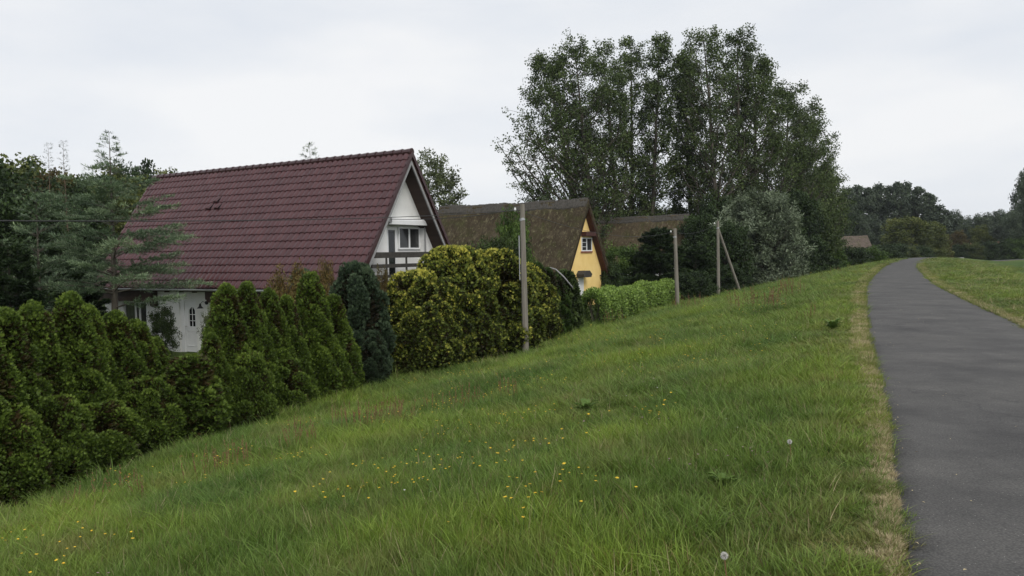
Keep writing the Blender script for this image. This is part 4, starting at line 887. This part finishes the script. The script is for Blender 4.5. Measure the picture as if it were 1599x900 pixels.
def tuft_mesh(name, seed, nb, h, w, rad, lean, mat, curve=.5, tlo=.1, thi=1.):
    rg = np.random.default_rng(seed); k = 4; t = np.linspace(0, 1, k)
    r = rad*np.sqrt(rg.random(nb)); a = rg.random(nb)*6.283; P0 = np.c_[r*np.cos(a), r*np.sin(a), np.full(nb, -.02)]
    la = a+rg.normal(0, .9, nb); hh = h*rg.uniform(.45, 1.15, nb); ll = lean*hh*rg.uniform(.2, 1.4, nb); wv = w*rg.uniform(.6, 1.3, nb)
    ld = np.c_[np.cos(la), np.sin(la), np.zeros(nb)]; fa = rg.random(nb)*6.283; sd = np.c_[np.cos(fa), np.sin(fa), np.zeros(nb)]
    tt = t[None, :, None]; cen = P0[:, None]+np.array([0, 0, 1.])*(hh[:, None]*(t-curve*.28*t**2.2))[:, :, None]+ld[:, None]*(ll[:, None]*t**(1+curve*1.6))[:, :, None]
    wd = (wv[:, None]*np.array([.8, 1, .7, .06]))[:, :, None]*.5
    V = np.stack([cen-sd[:, None]*wd, cen+sd[:, None]*wd], 2).reshape(-1, 3)
    i = (np.arange(nb)*k*2)[:, None]+(np.arange(k-1)*2)[None]; F = np.stack([i, i+1, i+3, i+2], -1).reshape(-1, 4)
    tint = np.repeat(np.clip(rg.normal(.5, .2, nb), tlo, thi), k*2); tint[rg.random(nb).repeat(k*2) < .07] = .03
    me = npmesh(name, V, F, 4, {'tint': tint}); me.materials.append(mat); return bpy.data.objects.new(name, me)
tufts = [tuft_mesh('tuft', 200+i, 60, .25, .0062, .17, .55, M['grass']) for i in range(4)]
tufts += [tuft_mesh('tuft', 210+i, 110, .10, .0065, .19, .7, M['grass_short']) for i in range(3)]          # short sward
tufts += [tuft_mesh('tuft', 220, 34, .40, .008, .10, .75, M['grass'], .8, .5)]                       # long arching
tufts += [tuft_mesh('tuft', 230+i, 90, .075, .006, .10, 1.1, M['straw']) for i in range(2)]          # dead verge grass
tufts += [tuft_mesh('tuft', 240, 7, .32, .004, .20, .35, M['straw'], .3)]                           # dry stalks
def scatter(name, pts, rot, scl, var, objs, label):
    me = bpy.data.meshes.new(name); me.vertices.add(len(pts)); me.vertices.foreach_set('co', np.asarray(pts, np.float32).ravel())
    for an, ty, av in (('rot', 'FLOAT_VECTOR', rot), ('scl', 'FLOAT_VECTOR', scl), ('var', 'INT', var)):
        a = me.attributes.new(an, ty, 'POINT'); a.data.foreach_set('vector' if ty != 'INT' else 'value', np.asarray(av, np.int32 if ty == 'INT' else np.float32).ravel())
    o = link(name, me); g = bpy.data.node_groups.new(name, 'GeometryNodeTree')
    g.interface.new_socket('Geometry', in_out='INPUT', socket_type='NodeSocketGeometry'); g.interface.new_socket('Geometry', in_out='OUTPUT', socket_type='NodeSocketGeometry')
    gi = g.nodes.new('NodeGroupInput'); go = g.nodes.new('NodeGroupOutput'); ip = g.nodes.new('GeometryNodeInstanceOnPoints'); jn = g.nodes.new('GeometryNodeJoinGeometry')
    for ob in objs[::-1]:
        oi = g.nodes.new('GeometryNodeObjectInfo'); oi.inputs[0].default_value = ob; oi.inputs['As Instance'].default_value = True; g.links.new(oi.outputs['Geometry'], jn.inputs[0])
    def na(nm, ty): q = g.nodes.new('GeometryNodeInputNamedAttribute'); q.data_type = ty; q.inputs[0].default_value = nm; return q.outputs[0]
    er = g.nodes.new('FunctionNodeEulerToRotation')
    g.links.new(gi.outputs[0], ip.inputs['Points']); g.links.new(jn.outputs[0], ip.inputs['Instance']); ip.inputs['Pick Instance'].default_value = True
    g.links.new(na('var', 'INT'), ip.inputs['Instance Index']); g.links.new(na('rot', 'FLOAT_VECTOR'), er.inputs[0]); g.links.new(er.outputs[0], ip.inputs['Rotation']); g.links.new(na('scl', 'FLOAT_VECTOR'), ip.inputs['Scale'])
    g.links.new(ip.outputs[0], go.inputs[0]); md = o.modifiers.new('scatter', 'NODES'); md.node_group = g
    return tag(o, label, kind='stuff')
rg = np.random.default_rng(77)
def sector(n, r0, r1, p, a0=-62, a1=44):
    u = rg.random(n); q = 2-p; r = (r0**q+u*(r1**q-r0**q))**(1/q); a = np.radians(rg.uniform(a0, a1, n)); return r*np.sin(a), r*np.cos(a), r
def fnoise(x, y, s, seed=0):
    r_ = np.random.default_rng(seed); v = 0
    for k in range(7):
        a = r_.random()*6.283; f = s*r_.uniform(.5, 2.2); v = v+np.sin((x*math.cos(a)+y*math.sin(a))*f+r_.random()*6.283)
    return v/3.
x1, y1, r1 = sector(13000, 1.5, 11, .7); x2, y2, r2 = sector(62000, 11, 120, 1.62)
x = np.r_[x1, x2]; y = np.r_[y1, y2]; r = np.r_[r1, r2]; d = pathdist(x, y)
far_row = np.interp(y, [5, 12, 23, 27, 37, 57, 90, 200], [11.2, 11.3, 12.4, 12.6, 13.1, 13.2, 12.5, 12])
k_ = (np.abs(d) > HW+.07+.05*fnoise(x, y, 3., 8)) & (d < far_row+1.5) & (d > -9-2*fnoise(x, y, .3, 5)); x, y, r, d = x[k_], y[k_], r[k_], d[k_]; n = len(x)
dl = np.abs(d)-HW; big = fnoise(x, y, .5, 1); fine = fnoise(x, y, 1.9, 2)
longness = np.clip(.25+dl*.085+.22*big+.12*fine, .05, 1.1); longness = np.where(d < 0, np.clip(longness*.45, 0, .4), longness)
var = np.where(rg.random(n) < longness*1.15, rg.integers(0, 4, n), rg.integers(4, 7, n)); var = np.where((rg.random(n) < .035) & (d > 0) & (dl > .8), 7, var)
var = np.where((rg.random(n) < np.where(d < 0, .10, .035)) & (dl > .3), 10, var)
hs_ = (.5+.6*longness)*rg.uniform(.75, 1.25, n)*np.where(d < -8, .5, 1); hs_ = np.where(dl < .35, hs_*.55, hs_)
ws_ = np.clip((r/9)**.62, .8, 6)
sc_ = np.c_[ws_, ws_, hs_*np.clip((r/20)**.25, .85, 1.25)]
# dead grass hugging the asphalt edge
nv = 13000; sv = 20+rg.random(nv)**1.7*95; side = np.where(rg.random(nv) < .62, 1, -1); ov = HW+rg.gamma(1.4, .034, nv)+.0
xv = np.interp(sv, seg, CLF[:, 0])+np.interp(sv, seg, N2[:, 0])*ov*side; yv = np.interp(sv, seg, CLF[:, 1])+np.interp(sv, seg, N2[:, 1])*ov*side
zv = zt(xv, yv)
pts = np.r_[np.c_[x, y, zt(x, y, d)], np.c_[xv, yv, np.maximum(zv+.01, -.01-.9*1.4*sstep(118, 150, yv))]]
rot = np.c_[rg.normal(0, .10, n+nv), rg.normal(0, .10, n+nv), rg.random(n+nv)*6.283]
sv_ = np.clip((np.hypot(xv, yv)/9)**.5, .6, 3)[:, None]*rg.uniform(.5, 1.1, (nv, 1))*np.array([[.6, .6, .9]])
scatter('meadow_grass', pts, rot, np.r_[sc_, sv_], np.r_[var, rg.choice([8, 9, 5], nv, p=[.42, .4, .18])], tufts, 'long and short green meadow grass with dry stalks covering the dike slope')

# yellow hawkweed, clover heads, daisies and reddish sorrel sprinkled over the meadow
def flower_obj(seed, n, h, hr, petals, col, stalk=True, droop=0, sp=.12):
    rg2 = np.random.default_rng(seed); V, F, T = [], [], []; k0 = 0
    m, t, b = mat_new('petal'); t.links.new(ramp(t, [(0, (.06, .11, .03)), (.3, (.06, .11, .03)), (.35, tuple(q*.75 for q in col)), (1, col)], attr(t, 'tint').outputs['Fac']), b.inputs['Base Color']); b.inputs['Roughness'].default_value = .6
    for i in range(n):
        px_, py_ = rg2.normal(0, sp, 2); hh = h*rg2.uniform(.7, 1.15); lx_, ly_ = rg2.normal(0, .04, 2)
        P = np.array([[px_, py_, 0]]); top = np.array([px_+lx_, py_+ly_, hh]); T1 = top-P[0]; Ls = np.linalg.norm(T1)
        for nn_ in ((1, 0, 0), (0, 1, 0)):
            c_ = cards(P, T1[None], np.array([nn_], float), Ls, .004, .1); V.append(c_[0]); F.append(c_[1]+k0); T.append(c_[2]); k0 += 4
        for q in range(petals):
            a = q*6.283/petals+rg2.random()*.3; Td = np.array([[math.cos(a), math.sin(a), rg2.uniform(.05, .5)+droop]])
            c_ = cards(top[None], Td, np.array([[0, 0, 1.]]), hr, hr*.62, rg2.uniform(.5, 1)); V.append(c_[0]); F.append(c_[1]+k0); T.append(c_[2]); k0 += 4
    me = npmesh('flowers', np.concatenate(V), np.concatenate(F), 4, {'tint': np.concatenate(T)}); me.materials.append(m); return bpy.data.objects.new('flowers', me)
fy = flower_obj(1, 4, .30, .013, 9, (.78, .50, .02)); fy2 = flower_obj(2, 1, .25, .015, 9, (.85, .58, .03)); fw = flower_obj(3, 2, .10, .012, 9, (.72, .70, .66)); fp = flower_obj(4, 3, .12, .012, 12, (.45, .28, .33), droop=.4)
def sorrel(seed):
    rg2 = np.random.default_rng(seed); parts = []
    for i in range(9):
        p0 = np.r_[rg2.normal(0, .12, 2), 0]; top = p0+np.r_[rg2.normal(0, .05, 2), rg2.uniform(.3, .52)]
        parts.append(cards(p0[None], (top-p0)[None], np.array([[1., 0, 0]]), np.linalg.norm(top-p0), .006, .5))
        m_ = 26; f = rg2.uniform(.45, 1, m_)[:, None]; parts.append(cards(p0+(top-p0)*f, unit(rdir(rg2, m_)+[0, 0, 1]), rdir(rg2, m_), .02, .012, .5))
    F, k0 = [], 0
    for p in parts: F.append(p[1]+k0); k0 += len(p[0])
    me = npmesh('sorrel', np.concatenate([p[0] for p in parts]), np.concatenate(F), 4, {'tint': np.concatenate([p[2] for p in parts])}); me.materials.append(M['sorrel']); return bpy.data.objects.new('sorrel', me)
sr_ = [sorrel(5), sorrel(6)]
px_, py_, pr_ = sector(9000, 2.5, 80, 1.25); dd_ = pathdist(px_, py_); dl_2 = dd_-HW
yel = (dl_2 > 1.5) & (dl_2 < 10.8) & (fnoise(px_, py_, 1.6, 11)+.5*fnoise(px_, py_, .4, 12) > .3) & (rg.random(9000) < .8)
pin = (dl_2 > .5) & (dl_2 < 6) & (fnoise(px_, py_, 1.4, 14) > .75) & (rg.random(9000) < .5)
whi = (np.abs(dd_) > HW+.15) & (np.abs(dd_) < HW+4) & (fnoise(px_, py_, .9, 15) > .6) & (rg.random(9000) < .35)
sor = (dl_2 > 1) & (fnoise(px_, py_, .8, 16)+.4*fnoise(px_, py_, 3, 17) > .95) & (dl_2 < 11.2) & (rg.random(9000) < .22)
def sub(mk, vs, nm, lb, objs, hsc=1.):
    xx, yy = px_[mk], py_[mk]; k = len(xx); s_ = rg.uniform(.8, 1.2, (k, 1))*np.array([[1, 1, hsc]])*np.clip(np.hypot(xx, yy)/16, 1, 1.7)[:, None]
    scatter(nm, np.c_[xx, yy, zt(xx, yy)], np.c_[rg.normal(0, .1, (k, 2)), rg.random(k)*6.283], s_, rg.integers(0, len(objs), k), objs, lb)
sub(yel, 2, 'yellow_wildflowers', 'small yellow hawkweed flowers scattered through the meadow', [fy, fy2, fy2])
sub(pin, 1, 'clover_flowers', 'pale pink clover heads in the shorter grass near the path', [fp])
sub(whi, 1, 'white_wildflowers', 'tiny white flowers along the path verge', [fw])
sub(sor, 1, 'sorrel', 'reddish brown sorrel stalks in the meadow', sr_, 1.)
# grit and bits of dead leaf on the asphalt and its edge
gm = MB(); rg = np.random.default_rng(9)
def chip(s_, r_):
    k = len(gm.v); return None
pm = []
ns = 900; s1 = 20+rg.random(ns)**1.6*40; o1 = np.where(rg.random(ns) < .75, HW-rg.gamma(1.2, .05, ns), rg.uniform(-HW, HW, ns))*np.where(rg.random(ns) < .7, 1, -1)
xg = np.interp(s1, seg, CLF[:, 0])+np.interp(s1, seg, N2[:, 0])*o1; yg = np.interp(s1, seg, CLF[:, 1])+np.interp(s1, seg, N2[:, 1])*o1
lv = cards(np.c_[xg, yg, np.full(ns, .040)], rdir(rg, ns)*[1, 1, .15], np.tile([0, 0, 1.], (ns, 1))+rdir(rg, ns)*.3, rg.uniform(.008, .028, ns), rg.uniform(.006, .014, ns), .5, .35)
tag(leafobj('path_litter', [lv], M['straw'], None), 'bits of straw and dead leaf along the asphalt edge', kind='stuff')

# --- single plants one can point to
M['dock_leaf'] = leafmat('dock_leaf', [(0, (.07, .12, .03)), (.6, (.11, .185, .04)), (1, (.15, .23, .06))], .25, .15)
def dock(px, py, gz, s, lb, seed):
    rg2 = np.random.default_rng(seed); d_ = RM@np.array([(px-CXP)/FPX, -(py-CYP)/FPX, -1.]); p = EYE+d_*((gz-1.6)/d_[2]); z = zt1(p[0], p[1])
    n = 40; a = np.arange(n)*2.4+rg2.normal(0, .3, n); T = np.c_[np.cos(a), np.sin(a), rg2.uniform(.5, 1.4, n)]
    V, F, Tn, k0 = [], [], [], 0
    for i in range(n):
        L_ = rg2.uniform(.06, .17)*s; q = np.linspace(0, 1, 6); o = np.array([math.cos(a[i]), math.sin(a[i]), 0]); sdv = np.array([-o[1], o[0], 0]); e_ = rg2.uniform(.7, 2.2)
        c_ = o*(q*L_)[:, None]+np.array([0, 0, 1])*(L_*e_*(q-.55*q**2.2))[:, None]+[0, 0, .03]; w_ = .028*s*np.sin(np.pi*np.clip(q*.93+.04, 0, 1))**.8
        up_ = np.array([0, 0, .012])
        for j in range(6): V += [c_[j]-sdv*w_[j]+up_, c_[j], c_[j]+sdv*w_[j]+up_]
        for j in range(5):
            b0 = k0+j*3; F += [(b0, b0+3, b0+4, b0+1), (b0+1, b0+4, b0+5, b0+2)]
        Tn += [rg2.uniform(.4, .8)]*18; k0 += 18
    me = npmesh('leaves', np.array(V), np.array(F), 4, {'tint': np.array(Tn)}); t = thing('dock_plant', lb, 'weed', (p[0], p[1], z)); link('leaves', me, t, M['dock_leaf']); return t
dock(1130, 772, -.15, .65, 'broad leaved dock plant in the short grass near the path', 1)
dock(1300, 525, -.15, 1.3, 'dark leafy weed clump beside the path verge in the middle distance', 2)
dock(915, 680, -.9, 1.1, 'dark leafy weed patch in the middle of the meadow', 3)
dock(1180, 480, -1.0, 1.4, 'leafy weed clump on the slope beyond the brace pole foot', 5)
M['fluff'] = simple('fluff', (.55, .54, .50), (.68, .67, .63), 20, .9)
def dandelion(px, py, gz, lb, seed):
    rg2 = np.random.default_rng(seed); d_ = RM@np.array([(px-CXP)/FPX, -(py-CYP)/FPX, -1.]); p = EYE+d_*((gz-1.6)/d_[2]); z = zt1(p[0], p[1])
    t = thing('dandelion', lb, 'wildflower', (p[0], p[1], z)); h = min(max(p[2]-z, .12), .3)
    s_ = MB(); s_.tube([(0, 0, -.02), (.01, 0, h*.5), (0, 0, h)], .003, 6); s_.build('stem', M['sorrel'], t)
    d = rdir(rg2, 260); lv = cards(np.c_[d*.004+[0, 0, h]], d, rdir(rg2, 260), .017, .004, .5); leafobj('seed_head', [lv], M['fluff'], t)
dandelion(1233, 690, .10, 'white dandelion clock standing in the grass left of the path', 1)
dandelion(1131, 868, .12, 'white dandelion head near the bottom edge of the photo', 2)

# ------------------------------------------------------------------ poles, cables, table
M['pole_wood'] = simple('pole_wood', (.14, .125, .10), (.27, .25, .215), 7, .9, .5, stretch=(3, 3, .12), detail=8)
def pole(px, pyb, Y, pyt, pxt, lb, rad=.105):
    b_ = at(px, pyb, Y); t_ = at(pxt, pyt, Y); z0 = zt1(b_[0], Y)
    r = thing('utility_pole', lb, 'pole', (b_[0], Y, z0)); h = t_[2]-z0; lx = t_[0]-b_[0]
    s_ = MB(); s_.tube([(0, 0, -.4), (lx*.3, 0, h*.3), (lx*.7, 0, h*.7), (lx, 0, h)], [rad*1.12, rad*1.02, rad*.88, rad*.78], 14); s_.build('shaft', M['pole_wood'], r, smooth=False)
    c_ = MB(); c_.tube([(lx, 0, h-.55), (lx-.02, -.0, h-.47)], rad*.93, 14); c_.build('clamp', M['zinc'], r)
    i_ = MB(); i_.tube([(lx-rad*.6, -.03, h-.30), (lx-rad-.08, -.05, h-.28), (lx-rad-.14, -.05, h-.22)], .012, 6); i_.build('bracket', M['iron'], r)
    i_ = MB(); i_.tube([(lx-rad-.14, -.05, h-.24), (lx-rad-.14, -.05, h-.20), (lx-rad-.14, -.05, h-.15), (lx-rad-.14, -.05, h-.12)], [.03, .045, .03, .035], 10); i_.build('insulator', M['white_paint'], r, smooth=True)
    return r, np.array([b_[0]+lx, Y, z0+h])
P1, T1_ = pole(821, 558, 26.9, 319, 815.5, 'nearest weathered wooden utility pole in front of the golden cypress')
s_ = MB(); s_.tube([(-.155, -.02, 2.6), (-.16, -.02, 4.1)], .018, 6); s_.build('conduit', M['zinc'], P1)
P2, T2_ = pole(1058, 483, 48.05, 357, 1054, 'middle wooden utility pole at the end of the laurel hedge', .12)
P3, T3_ = pole(1122, 468, 56.8, 345, 1121, 'farthest wooden utility pole, propped by a leaning brace', .11)
bq = at(1158, 462, 58.5); b0 = P3.location
s_ = MB(); s_.tube([(bq[0]-b0[0], bq[1]-b0[1], zt1(bq[0], bq[1])-b0[2]-.2), (.03, .12, T3_[2]-b0[2]-.55)], [.11, .085], 12); s_.build('brace', M['pole_wood'], P3)
M['cable'] = simple('cable', (.035, .035, .035), None, 5, .6)
def cable(pa, pb, sag, lb, r_=.011, pts=None):
    q = np.linspace(0, 1, 24)[:, None]; P = pts if pts is not None else np.array(pa)*(1-q)+np.array(pb)*q-np.array([0, 0, 1.])*(4*sag*q*(1-q))
    s_ = MB(); s_.tube(P, r_, 5); tag(s_.build('overhead_cable', M['cable'], None), lb, 'cable')
q = np.linspace(0, 1, 24)[:, None]
a1 = T1_-[.15, .05, .2]
zz_ = 3.03-1.743*q+.78*q*q+ (a1[2]-3.03)*(1-q)
cable(None, None, 0, 'dark overhead cable crossing in front of the tiled roof towards the left photo edge', .009, np.c_[a1[0]+(-9-a1[0])*q, a1[1]+(5.7-a1[1])*q, zz_])
ug = h1.location; ca_, sa_ = math.cos(A0), math.sin(A0); loc = lambda x, y, z: np.array([ug[0]+x*ca_-y*sa_, ug[1]+x*sa_+y*ca_, ug[2]+z])
cable(a1+[0, 0, .03], loc(2.35, E_-.22, 4.9), .12, 'service cable from the nearest pole to the box on the white gable', .011)
cable(a1, T2_-[.15, .05, .2], .55, 'thin overhead cable between the nearest and middle poles', .009)
cable(T2_-[.15, .05, .2], T3_-[.15, .05, .2], .35, 'thin overhead cable between the middle pole and the braced pole', .009)
p = at(1496, 392, 150); zt_ = zt1(p[0], 150)
tb = thing('picnic_table', 'tiny white table at the far field edge beside the path bend', 'table', (p[0], 150, zt_))
s_ = MB(); s_.box(-.9, .9, -.4, .4, .9, 1.0); s_.build('table_top', M['white_paint'], tb)
for xx in (-.7, .7):
    s_ = MB(); s_.prism([(xx-.06, 0), (xx+.06, 0), (xx+.03, .9), (xx-.03, .9)], -.05, .05); s_.build('leg', M['white_paint'], tb)

# ------------------------------------------------------------------ air
m = bpy.data.materials.new('haze'); m.use_nodes = True; t = m.node_tree; t.nodes.clear()
pv = t.nodes.new('ShaderNodeVolumePrincipled'); pv.inputs['Density'].default_value = .00013; pv.inputs['Color'].default_value = (.86, .92, 1, 1)
om = t.nodes.new('ShaderNodeOutputMaterial'); t.links.new(pv.outputs[0], om.inputs['Volume'])
hz = MB(); hz.box(-1000, 1300, -80, 1600, -5, 40); tag(hz.build('haze', m), 'thin pale air between the viewer and the far trees', kind='stuff')
